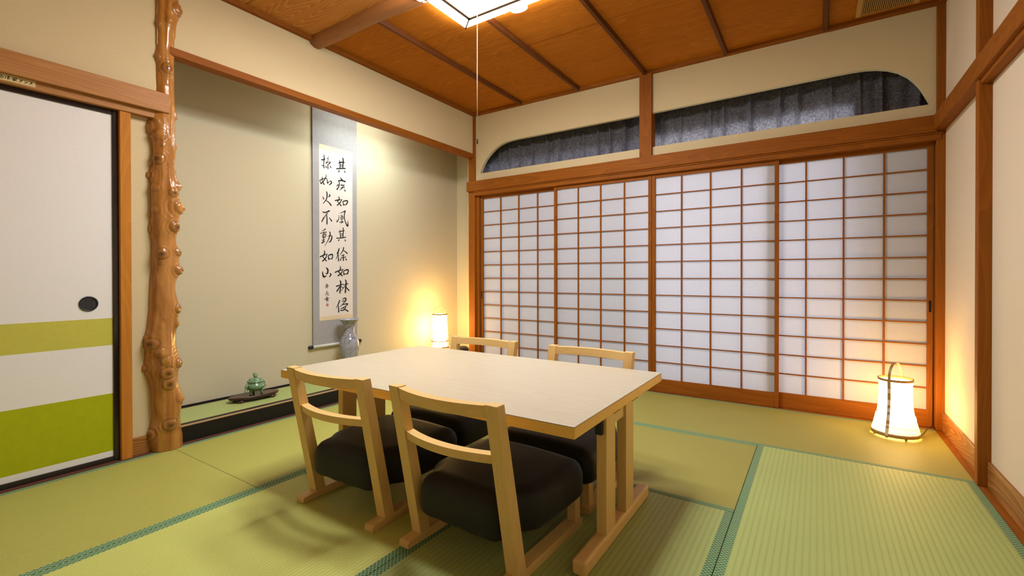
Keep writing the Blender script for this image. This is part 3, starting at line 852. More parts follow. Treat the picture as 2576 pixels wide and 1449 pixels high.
# ------------------------------------------------------------------ log pillar
def log_pillar():
    """natural trunk: ring mesh whose radius follows the trunk's outline, with knots pushed out"""
    AX, AY = -1.835, -2.665
    T0 = math.radians(70.296)
    nz_, ns = 420, 96
    prof = sorted(LOG_PROFILE)
    zs = [p[0] for p in prof]
    def at(z):
        z = min(max(z, zs[0]), zs[-1])
        for a, b in zip(prof, prof[1:]):
            if a[0] <= z <= b[0]:
                t = (z - a[0]) / max(1e-6, b[0] - a[0])
                t = t * t * (3 - 2 * t)
                return a[1] + (b[1] - a[1]) * t, a[2] + (b[2] - a[2]) * t
        return prof[-1][1], prof[-1][2]
    rnd = random.Random(3)
    extra = []
    for i in range(26):
        extra.append((rnd.uniform(80, 2400), rnd.uniform(10, 170), rnd.uniform(12, 26), rnd.uniform(4, 16), rnd.random() > 0.5))
    small = [(rnd.uniform(80, 2400), rnd.uniform(-175, -5), rnd.uniform(4, 9), rnd.uniform(1.5, 4), False) for i in range(34)]
    swell = [(rnd.uniform(60, 2450), rnd.uniform(-180, 180), rnd.uniform(35, 75), rnd.uniform(2, 6)) for i in range(60)]
    knots = [tuple(k) for k in LOG_KNOTS] + extra + small
    bm = nb()
    lay = bm.verts.layers.float.new('knot')
    rings = []
    for i in range(nz_ + 1):
        z = -2 + 2552 * i / nz_
        eL, eR = at(z)
        a, b = (eL + eR) / 2, (eR - eL) / 2
        ring = []
        for k in range(ns):
            th = 360.0 * k / ns
            thr = math.radians(th)
            r = a + b * math.cos(thr)
            r += 1.0 * math.sin(5 * thr + z * 0.004) + 0.8 * math.sin(9 * thr - z * 0.006)
            # a few long flutes
            r -= 2.2 * math.exp(-((((th - 285 + 8 * math.sin(z * 0.003)) + 180) % 360 - 180) / 9.0) ** 2)
            r -= 1.6 * math.exp(-((((th - 318 + 6 * math.sin(z * 0.005)) + 180) % 360 - 180) / 7.0) ** 2)
            r += 0.9 * math.sin(z * 0.045 + 3 * thr) * math.sin(z * 0.013 + 2 * thr) + 0.7 * math.sin(z * 0.021 - 4 * thr)
            dark = 0.0
            for (kz, kt, kr, kh) in swell:
                dz = z - kz
                if abs(dz) < 2.5 * kr:
                    dt = ((th - kt + 180) % 360 - 180) * math.pi / 180 * a
                    r += kh * math.exp(-(dz * dz * 0.35 + dt * dt) / (kr * kr * 0.5))
            for (kz, kt, kr, kh, dk) in knots:
                dz = z - kz
                if abs(dz) > 6.5 * kr:
                    continue
                dt = ((th - kt + 180) % 360 - 180) * math.pi / 180 * a
                if abs(dt) > 4.2 * kr:
                    continue
                # a stub with a collar that runs out above and below
                q = math.sqrt(dt * dt + dz * dz) / kr
                up = 7.5 if dz > 0 else 3.6
                run = math.exp(-(dt * dt / (kr * kr * 2.0) + dz * dz / (kr * kr * up)))
                core = 1 / (1 + math.exp((q - 0.85) * 5.5))
                r += kh * (0.62 * run + 0.44 * core) + 0.10 * kh * math.sin(q * 8.5) * math.exp(-(q / 2.1) ** 2)
                ringq = math.exp(-((q - 1.25) / 0.16) ** 2)
                r -= 0.06 * kh * ringq
                if dk:
                    r -= kh * 0.22 * math.exp(-(q / 0.42) ** 2)
                    dark = max(dark, 0.9 * math.exp(-(q / 0.55) ** 2), 0.45 * ringq)
                elif kr > 9:
                    dark = max(dark, 0.25 * ringq)
            v = bm.verts.new((AX + r / 1000 * math.cos(T0 + thr), AY + r / 1000 * math.sin(T0 + thr), z / 1000))
            v[lay] = dark
            ring.append(v)
        rings.append(ring)
    for A, B in zip(rings, rings[1:]):
        for k in range(ns):
            f = bm.faces.new((A[k], A[(k + 1) % ns], B[(k + 1) % ns], B[k]))
            f.smooth = True
    bm.faces.new(rings[0][::-1])
    bm.faces.new(rings[-1])
    struct('pillar', bm, M['log'], 'polished natural log pillar with knobbly knots beside the alcove', 'pillar')
log_pillar()

# ------------------------------------------------------------------ tatami
def mat(x0, x1, y0, y1, run, m, label):
    """run = 0: long side along x, 1: along y; the long sides carry cloth borders"""
    g = 0.0012
    t = thing('tatami_mat', label, 'tatami mat', ((x0 + x1) / 2, (y0 + y1) / 2, -0.055), 0, 'tatami mats on the floor')
    hx, hy = (x1 - x0) / 2 - g, (y1 - y0) / 2 - g
    w = 0.030
    bm = nb()
    if run == 0:
        bx(bm, -hx, hx, -hy + w * 0.5, hy - w * 0.5, 0.0, 0.0545)
    else:
        bx(bm, -hx + w * 0.5, hx - w * 0.5, -hy, hy, 0.0, 0.0545)
    obj('rush_cover', bm, M[m], t)
    for s in (-1, 1):
        bm = nb()
        if run == 0:
            a, b = sorted((s * hy, s * (hy - w)))
            bx(bm, -hx, hx, a, b, 0.001, 0.0549, 0.0012)
        else:
            a, b = sorted((s * hx, s * (hx - w)))
            bx(bm, a, b, -hy, hy, 0.001, 0.0549, 0.0012)
        obj('cloth_border', bm, M['border'], t)
    return t
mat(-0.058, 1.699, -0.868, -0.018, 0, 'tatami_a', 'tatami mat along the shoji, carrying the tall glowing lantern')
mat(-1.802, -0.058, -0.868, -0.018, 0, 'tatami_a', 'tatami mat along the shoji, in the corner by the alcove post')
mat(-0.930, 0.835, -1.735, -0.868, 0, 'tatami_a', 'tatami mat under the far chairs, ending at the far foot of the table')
mat(0.835, 1.699, -2.635, -0.868, 1, 'tatami_c', 'pale ribbed tatami mat beside the wall opposite the alcove')
mat(-1.802, -0.930, -2.640, -0.868, 1, 'tatami_d', 'tatami mat running along the black alcove step')
mat(-1.802, -0.930, -4.40, -2.640, 1, 'tatami_d', 'tatami mat running along the cream sliding door')
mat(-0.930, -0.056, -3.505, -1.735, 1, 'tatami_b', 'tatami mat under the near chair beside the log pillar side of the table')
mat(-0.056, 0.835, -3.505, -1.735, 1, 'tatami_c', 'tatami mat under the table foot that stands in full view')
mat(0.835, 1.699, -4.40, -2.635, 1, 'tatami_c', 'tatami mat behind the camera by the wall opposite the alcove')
mat(-0.930, 0.835, -4.40, -3.505, 0, 'tatami_a', 'tatami mat behind the camera in the middle of the room')
t = thing('tatami_mat', 'narrow green matting on the raised alcove floor under the scroll', 'tatami mat', (-2.045, -1.21, 0.080))
bm = nb()
bx(bm, -0.166, 0.166, -1.38, 1.48, 0.0, 0.018)
obj('rush_cover', bm, M['tatami_alcove'], t)
for s in (-1, 1):
    bm = nb()
    bx(bm, min(s * 0.166, s * 0.161), max(s * 0.166, s * 0.161), -1.38, 1.48, 0.001, 0.0185)
    obj('edge_cord', bm, M['edge_wood'], t)

# ------------------------------------------------------------------ sliding doors
def fusuma():
    t = thing('door_1', 'cream sliding door with two green bands and a black lacquer frame', 'sliding door', (-1.845, -3.32, 0.004), 0, None, 'structure')
    hy = 0.463
    zz = [0.022, 0.053, 0.339, 0.580, 0.715, 1.729]
    mi = [0, 2, 0, 1, 0]
    bm = nb()
    for i in range(5):
        bx(bm, -0.008, 0.010, -hy + 0.02, hy - 0.022, zz[i], zz[i + 1], mi=mi[i])
    obj('panel', bm, [M['fusuma'], M['band_pale'], M['band_vivid']], t)
    for a, b in ((hy - 0.024, hy), (-hy, -hy + 0.024)):
        bm = nb()
        bx(bm, -0.012, 0.017, a, b, 0.0, 1.753, 0.003)
        obj('side_frame', bm, M['lacquer'], t)
    bm = nb()
    bx(bm, -0.012, 0.017, -hy + 0.024, hy - 0.024, 1.728, 1.753, 0.003)
    obj('top_frame', bm, M['lacquer'], t)
    bm = nb()
    bx(bm, -0.012, 0.017, -hy + 0.024, hy - 0.024, 0.0, 0.024, 0.003)
    obj('bottom_frame', bm, M['lacquer'], t)
    h = None
    bm = nb()
    for i in range(40):
        pass
    cy, cz = 0.347, 0.790
    ring = [(0.012, cy + 0.033 * math.cos(a), cz + 0.033 * math.sin(a)) for a in [2 * PI * i / 40 for i in range(40)]]
    tube(bm, ring, 0.0035, 8, closed=True)
    v = [bm.verts.new((0.0108, cy + 0.033 * math.cos(2 * PI * i / 40), cz + 0.033 * math.sin(2 * PI * i / 40))) for i in range(40)]
    bm.faces.new(v)
    o = obj('finger_pull', bm, M['dark_pull'], t)
    o['label'] = 'round black finger pull'
fusuma()

def shoji(n, x0, x1, y, muntins, label, pull=None):
    t = thing('door_%d' % n, label, 'shoji screen', ((x0 + x1) / 2, y, 0.002), 0, 'shoji screens', 'structure')
    cx = (x0 + x1) / 2
    hx = (x1 - x0) / 2
    d0, d1 = -0.004, 0.022
    for s in (-1, 1):
        bm = nb()
        w = 0.026
        a, b = sorted((s * hx, s * (hx - w)))
        bx(bm, a, b, d0 - 0.003, d1, 0.0, 1.745, 0.0015)
        st = obj('stile', bm, M['trim_z'], t)
        if pull == s:
            bm = nb()
            bx(bm, s * (hx - 0.018), s * (hx - 0.007), d0 - 0.0045, d0 - 0.002, 0.70, 0.77)
            obj('pull_groove', bm, M['lacquer_matte'], st)
    bm = nb()
    bx(bm, -hx + 0.026, hx - 0.026, d0, d1, 1.702, 1.745)
    obj('top_rail', bm, M['trim_x'], t)
    bm = nb()
    bx(bm, -hx + 0.026, hx - 0.026, d0, d1, 0.0, 0.102)
    obj('bottom_board', bm, M['trim_x'], t)
    bm = nb()
    bx(bm, -hx + 0.02, hx - 0.02, 0.0115, 0.0125, 0.09, 1.71)
    obj('paper', bm, M['shoji_paper'], t)
    bm = nb()
    for mx in muntins:
        bx(bm, mx - cx - 0.0052, mx - cx + 0.0052, -0.001, 0.0115, 0.10, 1.705)
    for k in range(1, 12):
        z = 0.102 + 0.13333 * k
        bx(bm, -hx + 0.026, hx - 0.026, 0.0005, 0.0115, z - 0.0038, z + 0.0038)
    obj('lattice', bm, M['trim_x'], t)
shoji(2, -1.735, -0.846, 0.032, (-1.496, -1.286, -1.077), 'shoji screen next to the alcove post, behind the basket lantern', -1)
shoji(3, -0.884, -0.002, 0.003, (-0.648, -0.438, -0.229), 'shoji screen standing behind the far chairs, one in from the alcove end')
shoji(4, 0.002, 0.884, 0.003, (0.229, 0.438, 0.648), 'shoji screen past the table end, between the far chairs and the lantern screen')
shoji(5, 0.806, 1.692, 0.032, (1.043, 1.252, 1.461), 'shoji screen glowing orange behind the tall lantern', 1)

# ------------------------------------------------------------------ curtains behind the arched openings
def curtain(x0, x1, label, folds, seed):
    rnd = random.Random(seed)
    t = thing('curtain', label, 'curtain', ((x0 + x1) / 2, 0.168, 2.45), 0, 'dark curtains behind the arched openings')
    hx = (x1 - x0) / 2
    n = 260
    nodes = [(-hx + 2 * hx * (i + rnd.uniform(-0.22, 0.22)) / folds) for i in range(folds + 1)]
    bm = nb()
    zs = [0.0, -0.06, -0.11, -0.17, -0.23, -0.30, -0.38, -0.46, -0.54, -0.62]
    grid = []
    for j, z in enumerate(zs):
        row = []
        for i in range(n + 1):
            x = -hx + 2 * hx * i / n
            d = 0.0
            for q, nd in enumerate(nodes):
                u = (x - nd)
                d -= 0.040 * math.exp(-(u / 0.013) ** 2) * (1 - 0.3 * min(1, -z / 1.2))
                d += 0.012 * math.sin((u) * 55 + q) * math.exp(-(u / 0.07) ** 2) * min(1, -z / 0.35)
            d += 0.006 * math.sin(x * 31 + z * 2 + seed)
            row.append(bm.verts.new((x + 0.008 * math.sin(z * 3 + x * 9), d, z)))
        grid.append(row)
    for a, b in zip(grid, grid[1:]):
        for i in range(n):
            f = bm.faces.new((a[i], a[i + 1], b[i + 1], b[i]))
            f.smooth = True
    obj('fabric', bm, M['curtain'], t)
    bm = nb()
    tube(bm, [(-hx, 0.012, 0.012), (hx, 0.012, 0.012)], 0.008, 10)
    obj('rail', bm, M['white_plastic'], t)
curtain(-1.855, -0.118, 'dark grey curtain behind the arched opening nearer the alcove', 13, 4)
curtain(-0.105, 1.815, 'dark grey curtain behind the arched opening above the tall lantern', 12, 9)

# ------------------------------------------------------------------ table
def table():
    t = thing('dining_table', 'low pale maple table with trestle feet in the middle of the room', 'table', (-0.199, -2.098, 0.0003))
    hx, hy = 0.736, 0.438
    bm = nb()
    bx(bm, -hx, hx, -hy, hy, 0.464, 0.4965, 0.002)
    tt = obj('tabletop', bm, M['edge_x'], t)
    bm = nb()
    bx(bm, -hx + 0.001, hx - 0.001, -hy + 0.001, hy - 0.001, 0.4962, 0.5, 0.0012)
    o = obj('veneer', bm, M['table_top'], tt)
    o['label'] = 'paler veneer surface of the tabletop'
    for s in (-1, 1):
        bm = nb()
        bx(bm, s * 0.694 - 0.0245, s * 0.694 + 0.0245, -0.325, 0.315, 0.0, 0.05, 0.011, seg=3)
        obj('foot', bm, M['pale_y'], t)
        for y0 in (-0.150, 0.042):
            bm = nb()
            bx(bm, s * 0.697 - 0.018, s * 0.697 + 0.018, y0, y0 + 0.083, 0.049, 0.464, 0.002)
            L = obj('leg', bm, M['pale_z'], t)
            bm = nb()
            bx(bm, s * 0.697 - 0.012, s * 0.697 + 0.021, y0 + 0.06, y0 + 0.125, 0.447, 0.4635, 0.001)
            o = obj('hinge_plate', bm, M['black'], L)
            o['label'] = 'black hinge plate'
        bm = nb()
        bx(bm, s * 0.697 - 0.012, s * 0.697 + 0.010, -0.067, 0.042, 0.405, 0.45, 0.001)
        obj('cross_rail', bm, M['pale_y'], t)
        bm = nb()
        bx(bm, s * 0.697 - 0.016, s * 0.697 + 0.008, -0.168, -0.150, 0.392, 0.464, 0.001)
        o = obj('bracket', bm, M['black'], t)
        o['label'] = 'black folding bracket'
        bm = nb()
        bx(bm, s * 0.670 - 0.006, s * 0.670 + 0.006, 0.010, 0.028, 0.05, 0.44, 0.001)
        o = obj('stay', bm, M['black'], t)
        o['label'] = 'black folding stay'
table()

# ------------------------------------------------------------------ chairs
CH = 'low maple chairs with black seats around the table'
def bowed_rail(x0, x1, yc, depth, z0, z1, bow, lean, n=20):
    bm = nb()
    rings = []
    for i in range(n + 1):
        u = -1 + 2 * i / n
        x = (x0 + x1) / 2 + u * (x1 - x0) / 2
        d = -bow * (1 - u * u)
        y0, y1 = yc - depth / 2 + d, yc + depth / 2 + d
        rings.append([bm.verts.new(p) for p in ((x, y0 + lean, z0), (x, y1 + lean, z0), (x, y1, z1), (x, y0, z1))])
    for A, B in zip(rings, rings[1:]):
        for k in range(4):
            bm.faces.new((A[k], A[(k + 1) % 4], B[(k + 1) % 4], B[k]))
    bm.faces.new(rings[0]); bm.faces.new(rings[-1][::-1])
    return bm

def seat_cushion():
    # outline: narrower between the rear posts, full width in front of them
    pts = [(-0.182, -0.205), (-0.165, -0.228), (0.165, -0.228), (0.182, -0.205), (0.183, -0.135), (0.232, -0.105), (0.238, 0.0),
           (0.240, 0.222), (0.222, 0.250), (-0.222, 0.250), (-0.240, 0.222), (-0.238, 0.0), (-0.232, -0.105), (-0.183, -0.135)]
    dense = []
    n = len(pts)
    for i in range(n):
        a, b = Vector(pts[i]), Vector(pts[(i + 1) % n])
        m = max(1, int((b - a).length / 0.02))
        for k in range(m):
            dense.append(a + (b - a) * k / m)
    for _ in range(3):                                     # soften the corners
        dense = [(dense[i - 1] + 2 * dense[i] + dense[(i + 1) % len(dense)]) / 4 for i in range(len(dense))]
    N_ = len(dense)
    nrm = []
    for i in range(N_):
        tv = dense[(i + 1) % N_] - dense[i - 1]
        nrm.append(Vector((-tv.y, tv.x)).normalized())     # inward for a counter-clockwise outline
    rows = [(0.050, 0.118), (0.012, 0.118), (0.004, 0.122), (0.0, 0.132), (0.0, 0.160), (0.0, 0.190), (0.004, 0.208), (0.011, 0.222), (0.022, 0.232), (0.036, 0.238), (0.052, 0.242)]
    bm = nb()
    rings = []
    def sag(p):
        return 0.013 * (1 - (p.x / 0.24) ** 2)
    for ins, z in rows:
        rings.append([])
        for p, q in zip(dense, nrm):
            v = p + q * ins
            zz = z + (sag(v) * max(0, (z - 0.19) / 0.05))
            if z < 0.13:
                zz = z + 0.004 * math.sin(v.x * 70) * 0.4
            rings[-1].append(bm.verts.new((v.x, v.y, zz)))
    last = [Vector((p.x + q.x * 0.052, p.y + q.y * 0.052)) for p, q in zip(dense, nrm)]
    for s in (0.9, 0.75, 0.6, 0.45, 0.3, 0.15, 0.05):
        for _ in range(10):
            last = [(last[i - 1] + 2 * last[i] + last[(i + 1) % N_]) / 4 for i in range(N_)]
        ring = []
        for p in last:
            v = Vector((p.x * s, (p.y - 0.02) * s + 0.02))
            ring.append(bm.verts.new((v.x, v.y, 0.242 + sag(v) + 0.004 * (1 - s))))
        rings.append(ring)
    for A, B in zip(rings, rings[1:]):
        for k in range(N_):
            f = bm.faces.new((A[k], A[(k + 1) % N_], B[(k + 1) % N_], B[k]))
            f.smooth = True
    bm.faces.new(rings[0][::-1])
    bm.faces.new(rings[-1])
    return bm

def chair(label):
    t = thing('zaisu_chair', label, 'chair', (0, 0, 0), 0, CH)
    obj('seat', seat_cushion(), M['velvet'], t)
    for s in (-1, 1):
        xo, xi = s * 0.2275, s * 0.1835
        a, b = min(xo, xi), max(xo, xi)
        bm = nb()
        # runner with a sloped, lowered rear toe
        prism(bm, [(-0.255, 0.0), (0.228, 0.0), (0.228, 0.027), (0.220, 0.031), (-0.14, 0.031), (-0.247, 0.021), (-0.255, 0.017)], 0, a, b)
        obj('runner', bm, M['pale_y'], t)
        bm = nb()
        hexa(bm, [(a, -0.196, 0.026), (b, -0.196, 0.026), (b, -0.150, 0.029), (a, -0.150, 0.029),
                  (a, -0.300, 0.560), (b, -0.300, 0.560), (b, -0.262, 0.560), (a, -0.262, 0.560)], 0.0015)
        obj('back_post', bm, M['pale_z'], t)
        bm = nb()
        bx(bm, a + 0.006, b - 0.006, 0.178, 0.218, 0.030, 0.124, 0.0015)
        obj('front_leg', bm, M['pale_z'], t)
    obj('top_rail', bowed_rail(-0.1835, 0.1835, -0.2795, 0.032, 0.519, 0.556, 0.034, 0.0065), M['pale_x'], t)
    obj('lower_rail', bowed_rail(-0.1835, 0.1835, -0.246, 0.033, 0.377, 0.404, 0.034, 0.004), M['pale_x'], t)
    return t
ca = chair('low maple chair with black seat, near side, beside the alcove step')
spots = [
    (ca, (-0.462, -2.355), math.radians(1.2), None),
    (None, (0.143, -2.358), math.radians(-2.0), 'low maple chair with black seat, near side, closest to the viewer'),
    (None, (-0.514, -1.835), math.radians(180.5), 'low maple chair on the far side, its back rail in front of the basket lantern'),
    (None, (0.147, -1.835), math.radians(179.5), 'low maple chair on the far side, its back rail against the middle shoji screens'),
]
for o, (x, y), rz, lab in spots:
    if o is None:
        o = copy_tree(ca)
        o['label'] = lab
    o.location = (x, y, 0.0003)
    o.rotation_euler = (0, 0, rz)

# ------------------------------------------------------------------ hanging scroll
def scroll():
    t = thing('hanging_scroll', 'hanging scroll of two columns of brushed characters on the alcove wall', 'scroll', (-2.250, -1.29, 0.36))
    OY, OZ = -1.29, 0.36
    bm = nb()
    n = 30
    # mount, slightly bellied towards the room
    y0, y1, z0, z1 = -1.506 - OY, -1.082 - OY, 0.0, 2.32 - OZ
    bx(bm, -0.001, 0.001, y0, y1, z0, z1)
    mt = obj('mount', bm, M['scroll_mount'], t)
    bm = nb()
    bx(bm, 0.001, 0.0018, -1.449 - OY, -1.128 - OY, 0.600 - OZ, 1.955 - OZ)
    pp = obj('paper', bm, M['scroll_paper'], mt)
    bm = nb()
    bx(bm, 0.001, 0.0020, -1.449 - OY, -1.128 - OY, 1.955 - OZ, 1.995 - OZ)
    obj('brocade_strip', bm, M['scroll_brocade'], mt)
    bm = nb()
    bx(bm, 0.001, 0.0020, -1.449 - OY, -1.128 - OY, 0.565 - OZ, 0.600 - OZ)
    obj('brocade_strip', bm, M['scroll_brocade'], mt)
    bm = brush(nb(), INK, 0.0024, 0.0004, OY, OZ)
    o = obj('calligraphy', bm, M['ink'], t)
    o['label'] = 'black brushed characters in two columns'
    bm = nb()
    bx(bm, 0.0018, 0.0023, -1.389 - OY, -1.366 - OY, 0.679 - OZ, 0.702 - OZ)
    o = obj('seal', bm, M['seal'], t)
    o['label'] = 'pale red square seal stamp'
    bm = nb()
    bx(bm, 0.0018, 0.0023, -1.186 - OY, -1.179 - OY, 1.909 - OZ, 1.925 - OZ)
    o = obj('seal', bm, M['seal'], t)
    o['label'] = 'faint red slip-shaped seal stamp'
    bm = nb()
    tube(bm, [(0.004, -1.512 - OY, 0.0), (0.004, -1.076 - OY, 0.0)], 0.0115, 20)
    ro = obj('roller', bm, M['roller'], t)
    for s in (-1, 1):
        bm = nb()
        e = -1.512 - OY if s < 0 else -1.076 - OY
        tube(bm, [(0.004, e, 0.0), (0.004, e + s * 0.006, 0.0), (0.004, e + s * 0.03, 0.0), (0.004, e + s * 0.034, 0.0)], [0.0135, 0.0145, 0.0135, 0.010], 20)
        o = obj('roller_knob', bm, M['black'], ro)
        o['label'] = 'black roller end'
scroll()

# ------------------------------------------------------------------ vase, incense burner, tray
def vase():
    t = thing('vase', 'blue-grey veined porcelain vase with flared rim before the hanging scroll', 'vase', (-2.12, -1.262, 0.098))
    prof = [(0.0, 0.0), (0.044, 0.0), (0.046, 0.006), (0.043, 0.02), (0.046, 0.06), (0.055, 0.12), (0.068, 0.18), (0.076, 0.225), (0.079, 0.255), (0.077, 0.285),
            (0.069, 0.312), (0.057, 0.331), (0.0495, 0.338), (0.0505, 0.341), (0.0495, 0.344), (0.0435, 0.352), (0.040, 0.368), (0.0395, 0.385), (0.0415, 0.405), (0.047, 0.425),
            (0.056, 0.443), (0.068, 0.458), (0.079, 0.468), (0.0815, 0.472), (0.080, 0.4745), (0.072, 0.470), (0.058, 0.456), (0.046, 0.436), (0.038, 0.41), (0.034, 0.38), (0.0, 0.37)]
    bm = nb()
    lathe(bm, prof, seg=64, cap=False)
    obj('body', bm, M['vase'], t)
    bm = nb()
    pts = []
    for i in range(26):
        a = math.radians(-150 + 130 * i / 25)
        z = 0.365 + 0.055 * i / 25
        r = 0.0402 + (0.003 if z > 0.40 else 0) + max(0, z - 0.405) * 0.25
        pts.append((r * math.cos(a), r * math.sin(a), z))
    tube(bm, pts, 0.0016, 6)
    o = obj('crack_line', bm, M['lacquer_matte'], t)  # thin dark line climbing diagonally round the neck
    o['label'] = 'dark diagonal line across the neck'
vase()

def censer():
    t = thing('display_tray', 'dark oval rosewood tray under the green incense burner', 'tray', (-2.065, -2.066, 0.098), math.radians(-6))
    bm = nb()
    prof = [(0.0, 0.012), (0.88, 0.012), (0.97, 0.015), (1.0, 0.021), (1.0, 0.0245), (0.985, 0.0270), (0.95, 0.0277), (0.90, 0.0276), (0.88, 0.0275), (0.0, 0.0275)]
    lathe(bm, [(max(r, 0.0005), z * 1.3) for r, z in prof], seg=72, cap=True, sx=0.072, sy=0.158)
    obj('plate', bm, M['rosewood'], t)
    for sx in (-1, 1):
        for sy in (-1, 1):
            bm = nb()
            lathe(bm, [(0.022, 0.0), (0.026, 0.008), (0.024, 0.0165)], sx * 0.034, sy * 0.098, 20)
            obj('foot', bm, M['rosewood'], t)
    t = thing('incense_burner', 'green celadon incense burner with pierced lid on an oval tray', 'incense burner', (-2.065, -2.060, 0.1345), math.radians(20))
    t.scale = (1.08, 1.12, 1.03)
    bm = nb()
    lathe(bm, [(0.0, 0.022), (0.020, 0.022), (0.036, 0.027), (0.048, 0.036), (0.0535, 0.047), (0.053, 0.057), (0.047, 0.066), (0.041, 0.071), (0.0405, 0.075), (0.0455, 0.078), (0.0455, 0.081), (0.036, 0.080), (0.0, 0.078)], seg=48, cap=False)
    obj('bowl', bm, M['celadon'], t)
    for k in range(3):
        a = 2 * PI * k / 3 + 0.5
        bm = nb()
        pts = [(0.030 * math.cos(a), 0.030 * math.sin(a), 0.030), (0.036 * math.cos(a), 0.036 * math.sin(a), 0.016), (0.034 * math.cos(a), 0.034 * math.sin(a), 0.008), (0.037 * math.cos(a), 0.037 * math.sin(a), 0.0)]
        tube(bm, pts, [0.011, 0.0075, 0.0055, 0.008], 12)
        obj('foot', bm, M['celadon'], t)
    for s in (-1, 1):
        bm = nb()
        # animal-mask lug with a hanging ring
        pts = [(0, s * 0.048, 0.060), (0, s * 0.062, 0.066), (0, s * 0.070, 0.060), (0, s * 0.069, 0.050), (0, s * 0.060, 0.046)]
        tube(bm, pts, [0.007, 0.009, 0.008, 0.007, 0.005], 12)
        ring = [(0.002 * math.cos(2 * PI * i / 20), s * (0.069 + 0.011 * math.cos(2 * PI * i / 20)), 0.036 + 0.013 * math.sin(2 * PI * i / 20)) for i in range(20)]
        tube(bm, ring, 0.0028, 8, closed=True)
        obj('ring_handle', bm, M['celadon'], t)
    bm = nb()
    lathe(bm, [(0.044, 0.0808), (0.0445, 0.084), (0.041, 0.087), (0.036, 0.093), (0.028, 0.099), (0.018, 0.103), (0.011, 0.105), (0.0, 0.1055)], seg=48, cap=False)
    lid = obj('lid', bm, M['celadon'], t)
    for k in range(7):
        a = 2 * PI * k / 7
        bm = nb()
        lathe(bm, [(0.0, 0.0955), (0.0042, 0.0955), (0.0042, 0.0967), (0.0, 0.0967)], 0.0325 * math.cos(a), 0.0325 * math.sin(a), 10)
        o = obj('lid_hole', bm, M['lacquer_matte'], lid)
        o['label'] = 'dark round piercing'
    bm = nb()
    # small crouching beast knob: haunches, chest, head, ears
    def ball(x, y, z, rx, ry, rz_):
        m = Matrix.Translation((x, y, z)) @ Matrix.Diagonal((rx, ry, rz_, 1))
        bmesh.ops.create_uvsphere(bm, u_segments=16, v_segments=10, radius=1, matrix=m)
    ball(0, 0.004, 0.112, 0.010, 0.013, 0.009)
    ball(0, -0.005, 0.118, 0.008, 0.008, 0.010)
    ball(0, -0.008, 0.129, 0.007, 0.0075, 0.007)
    ball(0, -0.015, 0.127, 0.0045, 0.004, 0.0038)
    ball(0.005, -0.005, 0.135, 0.0022, 0.002, 0.0035)
    ball(-0.005, -0.005, 0.135, 0.0022, 0.002, 0.0035)
    ball(0, 0.015, 0.119, 0.0035, 0.0045, 0.007)
    for f in bm.faces:
        f.smooth = True
    obj('knob', bm, M['celadon'], lid)
censer()

